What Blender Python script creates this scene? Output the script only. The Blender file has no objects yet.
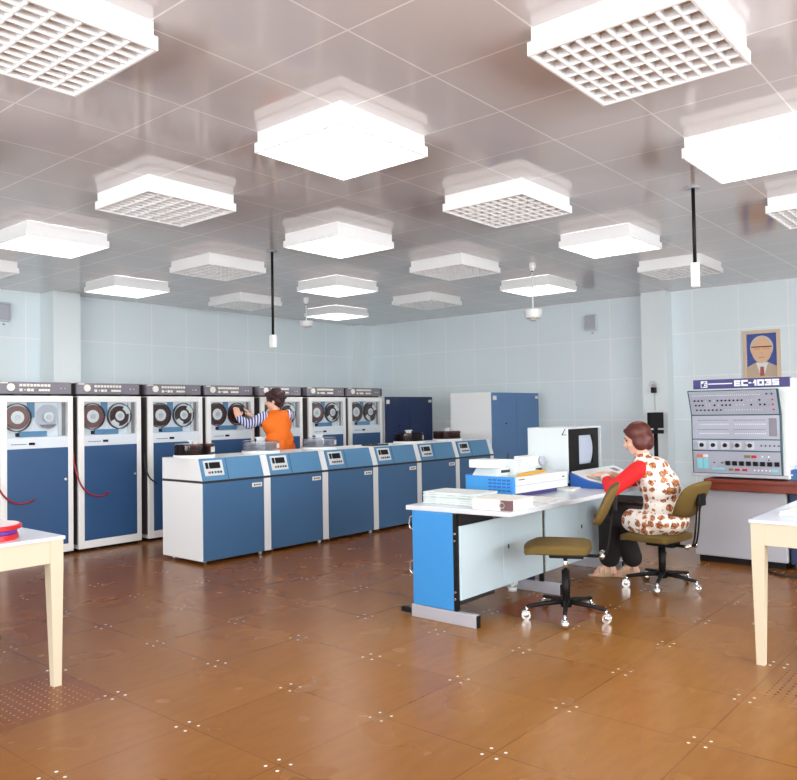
import bpy, bmesh, math, random
from mathutils import Vector, Matrix
random.seed(7)
sc = bpy.context.scene
col = sc.collection
PI = math.pi
R = math.radians

# ------------------------------------------------------------------ materials
def lin(c):
    c = c / 255.0
    return c / 12.92 if c <= 0.04045 else ((c + 0.055) / 1.055) ** 2.4

def rgb(r, g, b):
    return (lin(r), lin(g), lin(b), 1.0)

def mat(name, color, rough=0.5, metal=0.0, emit=None, estr=0.0, spec=0.5, alpha=1.0, trans=0.0, bump=0.0, bscale=200.0):
    m = bpy.data.materials.new(name)
    m.use_nodes = True
    nt = m.node_tree
    b = nt.nodes['Principled BSDF']
    b.inputs['Base Color'].default_value = color
    b.inputs['Roughness'].default_value = rough
    b.inputs['Metallic'].default_value = metal
    b.inputs['Specular IOR Level'].default_value = spec
    b.inputs['Alpha'].default_value = alpha
    b.inputs['Transmission Weight'].default_value = trans
    if emit:
        b.inputs['Emission Color'].default_value = emit
        b.inputs['Emission Strength'].default_value = estr
    if bump:
        tc = nt.nodes.new('ShaderNodeTexCoord')
        n = nt.nodes.new('ShaderNodeTexNoise')
        n.inputs['Scale'].default_value = bscale
        n.inputs['Detail'].default_value = 3
        nt.links.new(tc.outputs['Object'], n.inputs['Vector'])
        bp = nt.nodes.new('ShaderNodeBump')
        bp.inputs['Strength'].default_value = bump
        bp.inputs['Distance'].default_value = 0.004
        nt.links.new(n.outputs['Fac'], bp.inputs['Height'])
        nt.links.new(bp.outputs['Normal'], b.inputs['Normal'])
    return m

class NT:
    """small helper to write node maths"""
    def __init__(s, m):
        s.m = m; s.nt = m.node_tree; s.b = s.nt.nodes['Principled BSDF']
    def new(s, t): return s.nt.nodes.new(t)
    def link(s, a, b): s.nt.links.new(a, b)
    def math(s, op, a, b=0.0, c=0.0):
        n = s.new('ShaderNodeMath'); n.operation = op
        for i, v in enumerate((a, b, c)):
            if hasattr(v, 'is_linked') or isinstance(v, bpy.types.NodeSocket): s.link(v, n.inputs[i])
            else: n.inputs[i].default_value = v
        return n.outputs[0]
    def mix(s, f, a, b, blend='MIX'):
        n = s.new('ShaderNodeMix'); n.data_type = 'RGBA'; n.blend_type = blend
        for i, v in ((0, f), (6, a), (7, b)):
            if isinstance(v, bpy.types.NodeSocket): s.link(v, n.inputs[i])
            else: n.inputs[i].default_value = v
        return n.outputs[2]
    def coords(s):
        tc = s.new('ShaderNodeTexCoord'); sp = s.new('ShaderNodeSeparateXYZ')
        s.link(tc.outputs['Object'], sp.inputs[0])
        s.obj = tc.outputs['Object']
        return sp.outputs
    def noise(s, scale, detail=2.0, rough=0.5, vec=None, out='Fac'):
        n = s.new('ShaderNodeTexNoise')
        n.inputs['Scale'].default_value = scale; n.inputs['Detail'].default_value = detail; n.inputs['Roughness'].default_value = rough
        s.link(vec if vec is not None else s.obj, n.inputs['Vector'])
        return n.outputs[out]
    def ramp(s, f, lo, hi):
        n = s.new('ShaderNodeMapRange')
        n.inputs['From Min'].default_value = lo; n.inputs['From Max'].default_value = hi
        s.link(f, n.inputs['Value'])
        return n.outputs[0]
    def line(s, c, per, off, w):
        t = s.math('FRACT', s.math('DIVIDE', s.math('SUBTRACT', c, off), per))
        return s.math('GREATER_THAN', s.math('ABSOLUTE', s.math('SUBTRACT', t, 0.5)), 0.5 - w / 2 / per)

def panel_mat(name, base, line, ax, per, off, w, rough, spec=0.5, var=0.0):
    m = mat(name, base, rough, spec=spec)
    t = NT(m); c = t.coords()
    k = t.math('MAXIMUM', t.line(c[ax[0]], per[0], off[0], w), t.line(c[ax[1]], per[1], off[1], w))
    n = t.noise(1.1, 2)
    dark = tuple(x * (1 - var) for x in base[:3]) + (1,)
    bc = t.mix(n, dark, base)
    t.link(t.mix(k, bc, line), t.b.inputs['Base Color'])
    return m

M = {}
M['white'] = mat('white_enamel', rgb(236, 238, 238), 0.35)
M['offwhite'] = mat('grey_white_enamel', rgb(212, 220, 222), 0.4)
M['drivewhite'] = mat('warm_white_enamel', rgb(240, 240, 238), 0.4)
M['lampwhite'] = mat('lamp_white', rgb(245, 245, 245), 0.45)
M['bluedoor'] = mat('deep_blue_enamel', rgb(44, 82, 126), 0.42, bump=0.05, bscale=300)
M['bluedisk'] = mat('mid_blue_enamel', rgb(66, 106, 146), 0.42, bump=0.05, bscale=300)
M['bluelid'] = mat('light_blue_enamel', rgb(84, 134, 174), 0.4)
M['bluecab'] = mat('slate_blue_enamel', rgb(82, 122, 170), 0.42)
M['navy'] = mat('navy_enamel', rgb(36, 52, 90), 0.38)
M['deskblue'] = mat('bright_blue_laminate', rgb(58, 142, 210), 0.4)
M['terminalblue'] = mat('keyboard_blue', rgb(38, 92, 170), 0.4)
M['panelgrey'] = mat('panel_grey', rgb(128, 124, 134), 0.45)
M['consolegrey'] = mat('console_grey', rgb(164, 168, 182), 0.4)
M['basegrey'] = mat('console_base_grey', rgb(186, 188, 196), 0.45)
M['black'] = mat('black_paint', (0.007, 0.006, 0.006, 1), 0.5, spec=0.25)
M['dark'] = mat('dark_grey', (0.03, 0.028, 0.03, 1), 0.5)
M['sideshade'] = mat('drive_side_shade', (0.10, 0.085, 0.085, 1), 0.5)  # shade between the tape drives, put into the colour
M['rubber'] = mat('rubber', (0.02, 0.02, 0.02, 1), 0.7)
M['chrome'] = mat('chrome', (0.85, 0.85, 0.86, 1), 0.18, 1.0)
M['steel'] = mat('brushed_steel', (0.72, 0.72, 0.75, 1), 0.32, 1.0)
M['alu'] = mat('anodised_aluminium', rgb(190, 192, 202), 0.35, 0.3)
M['tape'] = mat('brown_magnetic_tape', rgb(108, 72, 70), 0.3)
M['tapedark'] = mat('dark_magnetic_tape', rgb(58, 34, 36), 0.3)
M['recess'] = mat('light_grey_recess', rgb(222, 230, 238), 0.3)
M['button'] = mat('cream_button', rgb(240, 236, 226), 0.4)
M['red'] = mat('red_plastic', rgb(216, 30, 34), 0.35)
M['hose'] = mat('red_hose', rgb(150, 22, 30), 0.4)
M['purple'] = mat('purple_plastic', rgb(108, 60, 160), 0.4)
M['purplegrey'] = mat('violet_grey', rgb(74, 66, 128), 0.45)
M['pinkwhite'] = mat('pink_white_disc', rgb(240, 222, 226), 0.4)
M['cream'] = mat('cream_lacquer', rgb(210, 197, 172), 0.4)
M['creamshade'] = mat('ochre_edge', rgb(222, 176, 104), 0.45)
M['tabletop'] = mat('pale_laminate', rgb(214, 222, 234), 0.25)
M['desktop'] = mat('white_laminate', rgb(208, 213, 218), 0.25)
M['modesty'] = mat('pale_blue_panel', rgb(200, 220, 228), 0.35)
M['paper'] = mat('paper', rgb(222, 222, 216), 0.8)
M['yellowpaper'] = mat('ochre_paper', rgb(206, 152, 46), 0.7)
M['tanpaper'] = mat('tan_paper', rgb(226, 208, 150), 0.8)
M['spine'] = mat('brown_spine', rgb(112, 82, 84), 0.6)
M['olive'] = mat('olive_fabric', rgb(106, 84, 34), 0.85, bump=0.3, bscale=400)
M['wood'] = mat('red_brown_wood', rgb(120, 48, 30), 0.4)
M['letter'] = mat('white_lettering', rgb(246, 246, 248), 0.5)
M['signblue'] = mat('violet_sign', rgb(58, 50, 116), 0.45)
M['skin'] = mat('skin', rgb(232, 182, 156), 0.5)
M['lips'] = mat('lips', rgb(190, 100, 92), 0.5)
M['hairred'] = mat('auburn_hair', rgb(84, 28, 18), 0.42, bump=0.5, bscale=90)
M['hairdark'] = mat('dark_hair', rgb(52, 20, 22), 0.5, bump=0.6, bscale=90)
M['redknit'] = mat('red_knit', rgb(222, 24, 28), 0.8, bump=0.25, bscale=300)
M['trousers'] = mat('black_trousers', (0.012, 0.008, 0.009, 1), 0.8)
M['orange'] = mat('orange_vest', rgb(246, 116, 12), 0.7, bump=0.2, bscale=30)
M['sandal'] = mat('tan_sandal', rgb(206, 184, 150), 0.6)
M['smokecover'] = mat('tinted_cover', (0.16, 0.07, 0.06, 1), 0.08)
M['lightpanel'] = mat('lit_tubes', (1, 1, 1, 1), 0.5, emit=(1, 0.98, 0.96, 1), estr=11.0)
M['reflector'] = mat('lamp_reflector', rgb(186, 160, 140), 0.4)  # beige holds the shade and warm floor reflection inside unlit lamps
M['screen'] = mat('grey_tube_screen', rgb(186, 194, 206), 0.15, emit=rgb(184, 192, 208), estr=0.35)
M['eye'] = mat('eye_dark', (0.02, 0.012, 0.01, 1), 0.2)
M['ledred'] = mat('red_lamp_cap', rgb(196, 40, 40), 0.35)
M['ledorange'] = mat('orange_lamp_cap', rgb(222, 112, 70), 0.4)
M['ledcyan'] = mat('pale_cyan_key', rgb(136, 208, 218), 0.4)
M['ledolive'] = mat('olive_key', rgb(120, 120, 70), 0.4)
M['teal'] = mat('teal_edge', rgb(26, 72, 84), 0.4)
M['gold'] = mat('gilt_frame', rgb(226, 200, 170), 0.4)
M['picblue'] = mat('picture_blue', rgb(72, 92, 168), 0.6)
M['picskin'] = mat('picture_skin', rgb(236, 194, 158), 0.6)
M['picsuit'] = mat('picture_suit', rgb(206, 184, 160), 0.6)
M['picgrey'] = mat('picture_hair', rgb(220, 206, 190), 0.6)
M['pictie'] = mat('picture_tie', rgb(186, 98, 84), 0.6)
M['picshirt'] = mat('picture_shirt', rgb(246, 246, 246), 0.6)
M['picdark'] = mat('picture_glasses', (0.02, 0.012, 0.01, 1), 0.4)
M['piclens'] = mat('picture_lens', rgb(240, 170, 130), 0.5)

def clear_mat(name, tint, fac):
    m = bpy.data.materials.new(name); m.use_nodes = True
    nt = m.node_tree; nt.nodes.clear()
    o = nt.nodes.new('ShaderNodeOutputMaterial'); mx = nt.nodes.new('ShaderNodeMixShader')
    tr = nt.nodes.new('ShaderNodeBsdfTransparent'); gl = nt.nodes.new('ShaderNodeBsdfGlossy')
    tr.inputs[0].default_value = tint; gl.inputs['Roughness'].default_value = 0.06
    fr = nt.nodes.new('ShaderNodeFresnel'); fr.inputs[0].default_value = 1.45
    ad = nt.nodes.new('ShaderNodeMath'); ad.operation = 'ADD'; ad.inputs[1].default_value = fac
    nt.links.new(fr.outputs[0], ad.inputs[0])
    ge = nt.nodes.new('ShaderNodeNewGeometry'); sb = nt.nodes.new('ShaderNodeMath'); sb.operation = 'SUBTRACT'; sb.inputs[0].default_value = 1.0
    ml = nt.nodes.new('ShaderNodeMath'); ml.operation = 'MULTIPLY'
    nt.links.new(ge.outputs['Backfacing'], sb.inputs[1]); nt.links.new(ad.outputs[0], ml.inputs[0]); nt.links.new(sb.outputs[0], ml.inputs[1])
    nt.links.new(ml.outputs[0], mx.inputs[0])
    nt.links.new(tr.outputs[0], mx.inputs[1]); nt.links.new(gl.outputs[0], mx.inputs[2])
    nt.links.new(mx.outputs[0], o.inputs[0])
    return m
M['glass'] = clear_mat('window_pane', (0.98, 0.99, 0.99, 1), 0.0)
M['clearcover'] = clear_mat('clear_plastic_cover', (0.94, 0.94, 0.96, 1), 0.04)
M['browncover'] = clear_mat('smoky_plastic_cover', (0.66, 0.52, 0.5, 1), 0.0)

def floor_mat():
    m = mat('brown_floor_tiles', rgb(150, 96, 30), 0.3, spec=0.27)
    t = NT(m); c = t.coords()
    T = 0.6
    fx, fy = t.math('DIVIDE', c[0], T), t.math('DIVIDE', c[1], T)
    ix, iy = t.math('FLOOR', fx), t.math('FLOOR', fy)
    u, v = t.math('MULTIPLY', t.math('FRACT', fx), T), t.math('MULTIPLY', t.math('FRACT', fy), T)
    cv = t.new('ShaderNodeCombineXYZ'); t.link(ix, cv.inputs[0]); t.link(iy, cv.inputs[1])
    wn = t.new('ShaderNodeTexWhiteNoise'); wn.noise_dimensions = '2D'; t.link(cv.outputs[0], wn.inputs['Vector'])
    # streaky sheet pattern and blotches
    mp = t.new('ShaderNodeMapping'); mp.inputs['Scale'].default_value = (1.0, 4.0, 1); t.link(t.obj, mp.inputs[0])
    st = t.noise(5.0, 3, 0.55, mp.outputs[0])
    bl = t.noise(0.9, 3, 0.6)
    gr = t.noise(160.0, 2, 0.6)
    c1 = t.mix(t.ramp(st, 0.3, 0.72), rgb(162, 112, 52), rgb(150, 101, 44))
    c2 = t.mix(t.math('MULTIPLY', wn.outputs['Value'], 0.32), c1, rgb(128, 78, 28))
    c3 = t.mix(t.math('MULTIPLY', t.ramp(bl, 0.42, 0.75), 0.22), c2, rgb(126, 74, 26))
    # darker and redder away from the middle of the room
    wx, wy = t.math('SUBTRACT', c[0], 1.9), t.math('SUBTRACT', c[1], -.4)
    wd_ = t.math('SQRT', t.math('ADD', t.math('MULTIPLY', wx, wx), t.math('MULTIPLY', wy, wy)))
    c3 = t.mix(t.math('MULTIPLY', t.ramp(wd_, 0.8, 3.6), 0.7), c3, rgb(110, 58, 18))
    c3 = t.mix(t.math('MULTIPLY', t.ramp(gr, 0.35, 0.75), 0.16), c3, rgb(96, 50, 16))
    # one redder tile by the chair
    red = t.math('MULTIPLY', t.math('COMPARE', ix, 4.0, 0.1), t.math('COMPARE', iy, 0.0, 0.1))
    c3 = t.mix(t.math('MULTIPLY', red, 0.8), c3, rgb(146, 68, 24))
    # two perforated tiles
    pl = t.math('MULTIPLY', t.math('COMPARE', ix, -1.0, 0.1), t.math('COMPARE', iy, 2.0, 0.1))
    pr = t.math('MULTIPLY', t.math('COMPARE', ix, 3.0, 0.1), t.math('COMPARE', iy, -3.0, 0.1))
    def hole(per, rad):
        a = t.math('SUBTRACT', t.math('MULTIPLY', t.math('FRACT', t.math('DIVIDE', u, per)), per), per / 2)
        b = t.math('SUBTRACT', t.math('MULTIPLY', t.math('FRACT', t.math('DIVIDE', v, per)), per), per / 2)
        d = t.math('ADD', t.math('MULTIPLY', a, a), t.math('MULTIPLY', b, b))
        rim = t.math('LESS_THAN', t.math('MAXIMUM', t.math('ABSOLUTE', t.math('SUBTRACT', u, .3)), t.math('ABSOLUTE', t.math('SUBTRACT', v, .3))), .24)
        return t.math('MULTIPLY', t.math('LESS_THAN', d, rad * rad), rim)
    c3 = t.mix(t.math('MULTIPLY', pl, 0.45), c3, rgb(118, 52, 16))
    c3 = t.mix(t.math('MULTIPLY', pl, hole(0.04, 0.0042)), c3, rgb(214, 168, 120))
    c3 = t.mix(t.math('MULTIPLY', pr, hole(0.04, 0.0075)), c3, rgb(84, 44, 16))
    # scuffs and drops
    vo = t.new('ShaderNodeTexVoronoi'); vo.inputs['Scale'].default_value = 16; t.link(t.obj, vo.inputs['Vector'])
    sp = t.math('MULTIPLY', t.math('LESS_THAN', vo.outputs['Distance'], 0.12), t.math('GREATER_THAN', t.noise(1.3, 2), 0.67))
    c3 = t.mix(t.math('MULTIPLY', sp, 0.45), c3, rgb(92, 42, 10))
    # joints
    k = t.math('MAXIMUM', t.line(c[0], T, 0, 0.0045), t.line(c[1], T, 0, 0.0045))
    c4 = t.mix(t.math('MULTIPLY', k, t.math('ADD', 0.25, t.math('MULTIPLY', t.ramp(t.noise(1.7, 2), 0.35, 0.65), 0.6))), c3, rgb(66, 28, 8))
    # white rivets, four round each crossing
    du = t.math('SUBTRACT', t.math('SUBTRACT', 0.3, t.math('ABSOLUTE', t.math('SUBTRACT', u, 0.3))), 0.034)
    dv = t.math('SUBTRACT', t.math('SUBTRACT', 0.3, t.math('ABSOLUTE', t.math('SUBTRACT', v, 0.3))), 0.034)
    rv = t.math('LESS_THAN', t.math('ADD', t.math('MULTIPLY', du, du), t.math('MULTIPLY', dv, dv)), 0.0072 ** 2)
    keep = t.math('GREATER_THAN', wn.outputs['Value'], 0.06)
    c5 = t.mix(t.math('MULTIPLY', rv, keep), c4, rgb(246, 240, 226))
    t.link(c5, t.b.inputs['Base Color'])
    rr = t.math('ADD', 0.2, t.math('MULTIPLY', t.noise(3.0, 2, 0.5), 0.12))
    t.link(rr, t.b.inputs['Roughness'])
    return m
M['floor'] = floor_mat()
M['ceiling'] = panel_mat('glossy_ceiling_panels', rgb(212, 206, 206), rgb(244, 240, 236), (0, 1), (0.6, 0.6), (0.348, 0.503), 0.009, 0.09, spec=0.9, var=0.1)
WALL, WLINE = rgb(237, 249, 253), rgb(254, 254, 254)
M['wallback'] = panel_mat('wall_panels_back', WALL, WLINE, (0, 2), (0.59, 0.6), (0.13, 0.585), 0.012, 0.35, var=0.08)
M['wallright'] = panel_mat('wall_panels_right', WALL, WLINE, (1, 2), (0.61, 0.6), (0.2, 0.585), 0.012, 0.35, var=0.08)
M['pillar'] = mat('pillar_paint', rgb(234, 242, 244), 0.45)

def smock_mat():
    m = mat('floral_cotton', rgb(244, 240, 232), 0.75)
    t = NT(m); t.coords()
    wob = t.noise(24, 2, out='Color')
    ad = t.new('ShaderNodeMix'); ad.data_type = 'VECTOR'; ad.inputs[0].default_value = 0.03
    t.link(t.obj, ad.inputs[4]); t.link(wob, ad.inputs[5])
    vo = t.new('ShaderNodeTexVoronoi'); vo.inputs['Scale'].default_value = 16.5; vo.inputs['Randomness'].default_value = 0.3
    t.link(ad.outputs[1], vo.inputs['Vector'])
    d = vo.outputs['Distance']
    nz = t.noise(75, 2)
    dd = t.math('ADD', d, t.math('MULTIPLY', t.math('SUBTRACT', nz, 0.5), 0.3))
    flower = t.math('LESS_THAN', dd, 0.455)
    pet = t.mix(t.ramp(t.noise(60, 2), 0.4, 0.6), rgb(126, 68, 42), rgb(204, 142, 92))
    core = t.math('LESS_THAN', dd, 0.15)
    pet = t.mix(core, pet, rgb(178, 60, 28))
    c = t.mix(flower, rgb(246, 242, 234), pet)
    vo2 = t.new('ShaderNodeTexVoronoi'); vo2.inputs['Scale'].default_value = 32; t.link(t.obj, vo2.inputs['Vector'])
    leaf = t.math('MULTIPLY', t.math('LESS_THAN', vo2.outputs['Distance'], 0.2), t.math('SUBTRACT', 1.0, t.math('LESS_THAN', dd, 0.47)))
    c = t.mix(t.math('MULTIPLY', leaf, 0.7), c, rgb(150, 120, 84))
    t.link(c, t.b.inputs['Base Color'])
    return m
M['smock'] = smock_mat()

def stripe_mat():
    m = mat('blue_white_stripes', rgb(220, 222, 235), 0.8)
    t = NT(m); c = t.coords()
    s = t.math('SUBTRACT', t.math('MULTIPLY', c[0], 0.9), t.math('MULTIPLY', c[1], 0.5))
    f = t.math('FRACT', t.math('DIVIDE', s, 0.03))
    t.link(t.mix(t.math('GREATER_THAN', f, 0.48), rgb(226, 228, 240), rgb(64, 70, 146)), t.b.inputs['Base Color'])
    return m
M['stripes'] = stripe_mat()

def listing_mat():
    m = mat('printed_listing', rgb(236, 240, 238), 0.8)
    t = NT(m); c = t.coords()
    f = t.math('FRACT', t.math('DIVIDE', c[2], 0.014))
    k = t.math('MULTIPLY', t.math('LESS_THAN', f, 0.3), t.ramp(t.noise(14, 2), 0.42, 0.6))
    t.link(t.mix(t.math('MULTIPLY', k, 0.5), rgb(206, 214, 212), rgb(110, 122, 122)), t.b.inputs['Base Color'])
    return m
M['listing'] = listing_mat()

# ------------------------------------------------------------------ mesh builder
class MB:
    def __init__(s): s.bm = bmesh.new()
    def _add(s, tmp, mtx=None, smooth=False):
        if mtx is not None: bmesh.ops.transform(tmp, matrix=mtx, verts=tmp.verts)
        for f in tmp.faces: f.smooth = smooth
        me = bpy.data.meshes.new('t'); tmp.to_mesh(me); tmp.free()
        s.bm.from_mesh(me); bpy.data.meshes.remove(me)
        return s
    def box(s, x0, x1, y0, y1, z0, z1, bev=0.0, mtx=None, seg=2):
        t = bmesh.new()
        bmesh.ops.create_cube(t, size=1.0)
        for v in t.verts:
            v.co = Vector((x0 + (v.co.x + .5) * (x1 - x0), y0 + (v.co.y + .5) * (y1 - y0), z0 + (v.co.z + .5) * (z1 - z0)))
        if bev > 0:
            bmesh.ops.bevel(t, geom=t.edges[:], offset=bev, segments=seg, affect='EDGES', profile=0.6)
        return s._add(t, mtx)
    def cyl(s, p0, p1, r0, r1=None, n=24, caps=True, smooth=True):
        p0, p1 = Vector(p0), Vector(p1); r1 = r0 if r1 is None else r1
        d = p1 - p0
        t = bmesh.new()
        bmesh.ops.create_cone(t, cap_ends=caps, segments=n, radius1=r0, radius2=r1, depth=d.length)
        q = d.to_track_quat('Z', 'Y').to_matrix().to_4x4()
        bmesh.ops.transform(t, matrix=Matrix.Translation((p0 + p1) / 2) @ q, verts=t.verts)
        for f in t.faces: f.smooth = smooth and len(f.verts) == 4
        me = bpy.data.meshes.new('t'); t.to_mesh(me); t.free(); s.bm.from_mesh(me); bpy.data.meshes.remove(me)
        return s
    def sphere(s, c, r, n=16, scale=(1, 1, 1), mtx=None):
        t = bmesh.new()
        bmesh.ops.create_uvsphere(t, u_segments=n, v_segments=max(6, n // 2), radius=r)
        m = Matrix.Translation(c) @ (mtx or Matrix()) @ Matrix.Diagonal((*scale, 1))
        return s._add(t, m, True)
    def lathe(s, prof, c=(0, 0, 0), n=32, mtx=None):
        t = bmesh.new(); rings = []
        for r, z in prof:
            if r < 1e-6: rings.append([t.verts.new((0, 0, z))])
            else: rings.append([t.verts.new((r * math.cos(2 * PI * i / n), r * math.sin(2 * PI * i / n), z)) for i in range(n)])
        for a, b in zip(rings, rings[1:]):
            for i in range(n):
                j = (i + 1) % n
                vs = [a[i % len(a)], a[j % len(a)], b[j % len(b)], b[i % len(b)]]
                u = []
                for v in vs:
                    if v not in u: u.append(v)
                if len(u) >= 3:
                    try: t.faces.new(u)
                    except ValueError: pass
        bmesh.ops.recalc_face_normals(t, faces=t.faces)
        return s._add(t, Matrix.Translation(c) @ (mtx or Matrix()), False)
    def prism(s, poly, a0, a1, axis='x', bev=0.0):
        """extrude polygon; axis x: poly in (y,z); axis y: poly in (x,z); axis z: poly in (x,y)"""
        t = bmesh.new()
        def P(u, v, a):
            return {'x': (a, u, v), 'y': (u, a, v), 'z': (u, v, a)}[axis]
        lo = [t.verts.new(P(u, v, a0)) for u, v in poly]
        hi = [t.verts.new(P(u, v, a1)) for u, v in poly]
        t.faces.new(lo); t.faces.new(hi[::-1])
        for i in range(len(poly)):
            j = (i + 1) % len(poly)
            t.faces.new((lo[j], lo[i], hi[i], hi[j]))
        bmesh.ops.recalc_face_normals(t, faces=t.faces)
        if bev > 0:
            bmesh.ops.bevel(t, geom=t.edges[:], offset=bev, segments=2, affect='EDGES', profile=0.6)
        return s._add(t)
    def tube(s, pts, r, n=10, r2=None):
        pts = [Vector(p) for p in pts]; t = bmesh.new(); rings = []
        up = Vector((0, 0, 1))
        for i, p in enumerate(pts):
            d = (pts[min(i + 1, len(pts) - 1)] - pts[max(i - 1, 0)]).normalized()
            a = d.cross(up)
            if a.length < 1e-3: a = d.cross(Vector((1, 0, 0)))
            a.normalize(); b = d.cross(a).normalized()
            rr = r if r2 is None else r + (r2 - r) * i / (len(pts) - 1)
            rings.append([t.verts.new(p + a * rr * math.cos(2 * PI * k / n) + b * rr * math.sin(2 * PI * k / n)) for k in range(n)])
        for A, B in zip(rings, rings[1:]):
            for k in range(n): t.faces.new((A[k], A[(k + 1) % n], B[(k + 1) % n], B[k]))
        t.faces.new(rings[0][::-1]); t.faces.new(rings[-1])
        bmesh.ops.recalc_face_normals(t, faces=t.faces)
        return s._add(t, None, True)
    def build(s, name, m, parent=None, loc=None):
        me = bpy.data.meshes.new(name); s.bm.to_mesh(me); s.bm.free()
        me.materials.append(m if not isinstance(m, str) else M[m])
        o = bpy.data.objects.new(name, me); col.objects.link(o)
        if parent: o.parent = parent
        if loc: o.location = loc
        return o

def spline(pts, k=8):
    """Catmull-Rom through points"""
    P = [Vector(p) for p in pts]; P = [P[0] * 2 - P[1]] + P + [P[-1] * 2 - P[-2]]
    out = []
    for i in range(1, len(P) - 2):
        a, b, c, d = P[i - 1:i + 3]
        for j in range(k):
            t = j / k
            out.append(0.5 * ((2 * b) + (c - a) * t + (2 * a - 5 * b + 4 * c - d) * t * t + (3 * b - a - 3 * c + d) * t ** 3))
    out.append(P[-2]); return out

def thing(name, label, cat, loc=(0, 0, 0), rz=0.0, group=None):
    o = bpy.data.objects.new(name, None); o.empty_display_size = 0.1
    col.objects.link(o); o.location = loc; o.rotation_euler = (0, 0, rz)
    return tag(o, label, cat, group)

def tag(o, label, cat, group=None):
    o['label'] = label; o['category'] = cat
    if group: o['group'] = group
    return o

def structure(o):
    o['kind'] = 'structure'; return o

def copy_tree(o, parent=None):
    c = o.copy(); col.objects.link(c); c.parent = parent
    for ch in list(o.children): copy_tree(ch, c)
    return c

# ------------------------------------------------------------------ camera (measured from the floor tiles)
cam = bpy.data.cameras.new('camera'); co = bpy.data.objects.new('camera', cam); col.objects.link(co)
yaw, pitch, roll, fpx = 0.7008, 0.0275, -0.0164, 769.82
f = Vector((math.cos(yaw) * math.cos(pitch), math.sin(yaw) * math.cos(pitch), math.sin(pitch)))
r0 = Vector((math.sin(yaw), -math.cos(yaw), 0)); u0 = r0.cross(f)
r_ = math.cos(roll) * r0 + math.sin(roll) * u0; u_ = -math.sin(roll) * r0 + math.cos(roll) * u0
mw = Matrix((r_, u_, -f)).transposed().to_4x4(); mw.translation = (-1.9947, -2.3243, 1.3642)
co.matrix_world = mw
cam.sensor_fit = 'HORIZONTAL'; cam.sensor_width = 36.0; cam.lens = fpx / 797 * 36.0
cam.clip_start = 0.05; cam.clip_end = 100
sc.camera = co

# ------------------------------------------------------------------ room shell
ZC = 2.985
X0, X1, Y0, Y1 = -4.6, 8.8, -5.2, 7.65
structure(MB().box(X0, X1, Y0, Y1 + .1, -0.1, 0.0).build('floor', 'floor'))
structure(MB().box(X0, X1, Y0, Y1 + .1, ZC, ZC + 0.1).build('ceiling', 'ceiling'))
structure(MB().box(2.70, X1 + .2, Y1, Y1 + .2, -0.1, ZC + .1).box(X0, 2.70, Y1 + .1, Y1 + .2, -0.1, ZC + .1).build('wall_back', 'wallback'))
structure(MB().box(X1, X1 + .2, Y0, Y1, -0.1, ZC + .1).build('wall_right', 'wallright'))
structure(MB().box(2.68, 3.04, 7.38, Y1 + .1, 0, ZC, 0.004).build('trim_1', 'pillar'))        # pillar on the back wall
structure(MB().box(8.50, X1, 7.42, Y1, 0, ZC, 0.004).build('trim_2', 'pillar'))              # pillar in the far corner
structure(MB().box(8.56, X1, 1.71, 2.06, 0, ZC, 0.004).build('trim_3', 'pillar'))            # pillar on the right wall
for nm, bx in (('baseboard_back', (3.04, 8.5, Y1 - .015, Y1, 0, .08)), ('baseboard_right', (X1 - .015, X1, Y0, 7.42, 0, .08))):
    structure(MB().box(*bx).build(nm, 'dark'))

# unseen walls behind the camera, with windows added to brighten the room
def fill_window_wall(name, along, a0, a1, fixed, out, wins, sill, head):
    mb = MB()
    def bx(p, q, z0, z1, m=mb):
        lo, hi = sorted((fixed, fixed + out * .2))
        if along == 'x': m.box(p, q, lo, hi, z0, z1)
        else: m.box(lo, hi, p, q, z0, z1)
    bx(a0, a1, -0.1, sill); bx(a0, a1, head, ZC + .1)
    edges = [a0] + [e for w in wins for e in w] + [a1]
    for p, q in zip(edges[::2], edges[1::2]): bx(p, q, sill, head)
    structure(mb.build(name, 'pillar'))
    for w in wins:
        fill_window_wall.n += 1
        fr = MB(); mid = (w[0] + w[1]) / 2
        lo, hi = sorted((fixed + out * .06, fixed + out * .12))
        def fb(m, p, q, z0, z1, lo=lo, hi=hi):
            if along == 'x': m.box(p, q, lo, hi, z0, z1)
            else: m.box(lo, hi, p, q, z0, z1)
        for p in (w[0], mid - .025, w[1] - .05): fb(fr, p, p + .05, sill, head)
        for z in (sill, head - .05): fb(fr, w[0], w[1], z, z + .05)
        wo = structure(fr.build('window_%d' % fill_window_wall.n, 'white'))  # unseen frame, added to carry the fill light
        g = MB(); c = (lo + hi) / 2
        fb(g, w[0], w[1], sill, head, c - .003, c + .003)
        g.build('pane', 'glass', wo)
        # area light added outside the opening as fill from behind the camera
        L = bpy.data.lights.new('fill_light', 'AREA'); L.shape = 'RECTANGLE'
        L.size = w[1] - w[0]; L.size_y = head - sill
        L.energy = FILL * L.size * L.size_y; L.color = (0.98, 0.99, 1.0)
        lo_ = bpy.data.objects.new('fill_light', L); col.objects.link(lo_)
        cc = fixed + out * .45; zz = (sill + head) / 2
        lo_.location = (mid, cc, zz) if along == 'x' else (cc, mid, zz)
        d = Vector((0, -out, 0)) if along == 'x' else Vector((-out, 0, 0))
        lo_.rotation_euler = d.to_track_quat('-Z', 'Z').to_euler()
fill_window_wall.n = 0
FILL = 32.0
fill_window_wall('wall_front', 'x', X0, X1 + .2, Y0, -1, [(-3.9, -1.3), (-.7, 1.9), (2.5, 5.1)], 0.7, 2.6)
fill_window_wall('wall_left', 'y', Y0 - .2, Y1 + .2, X0, -1, [(-4.6, -2.0), (-1.4, 1.2), (1.8, 4.4)], 0.7, 2.6)

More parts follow.
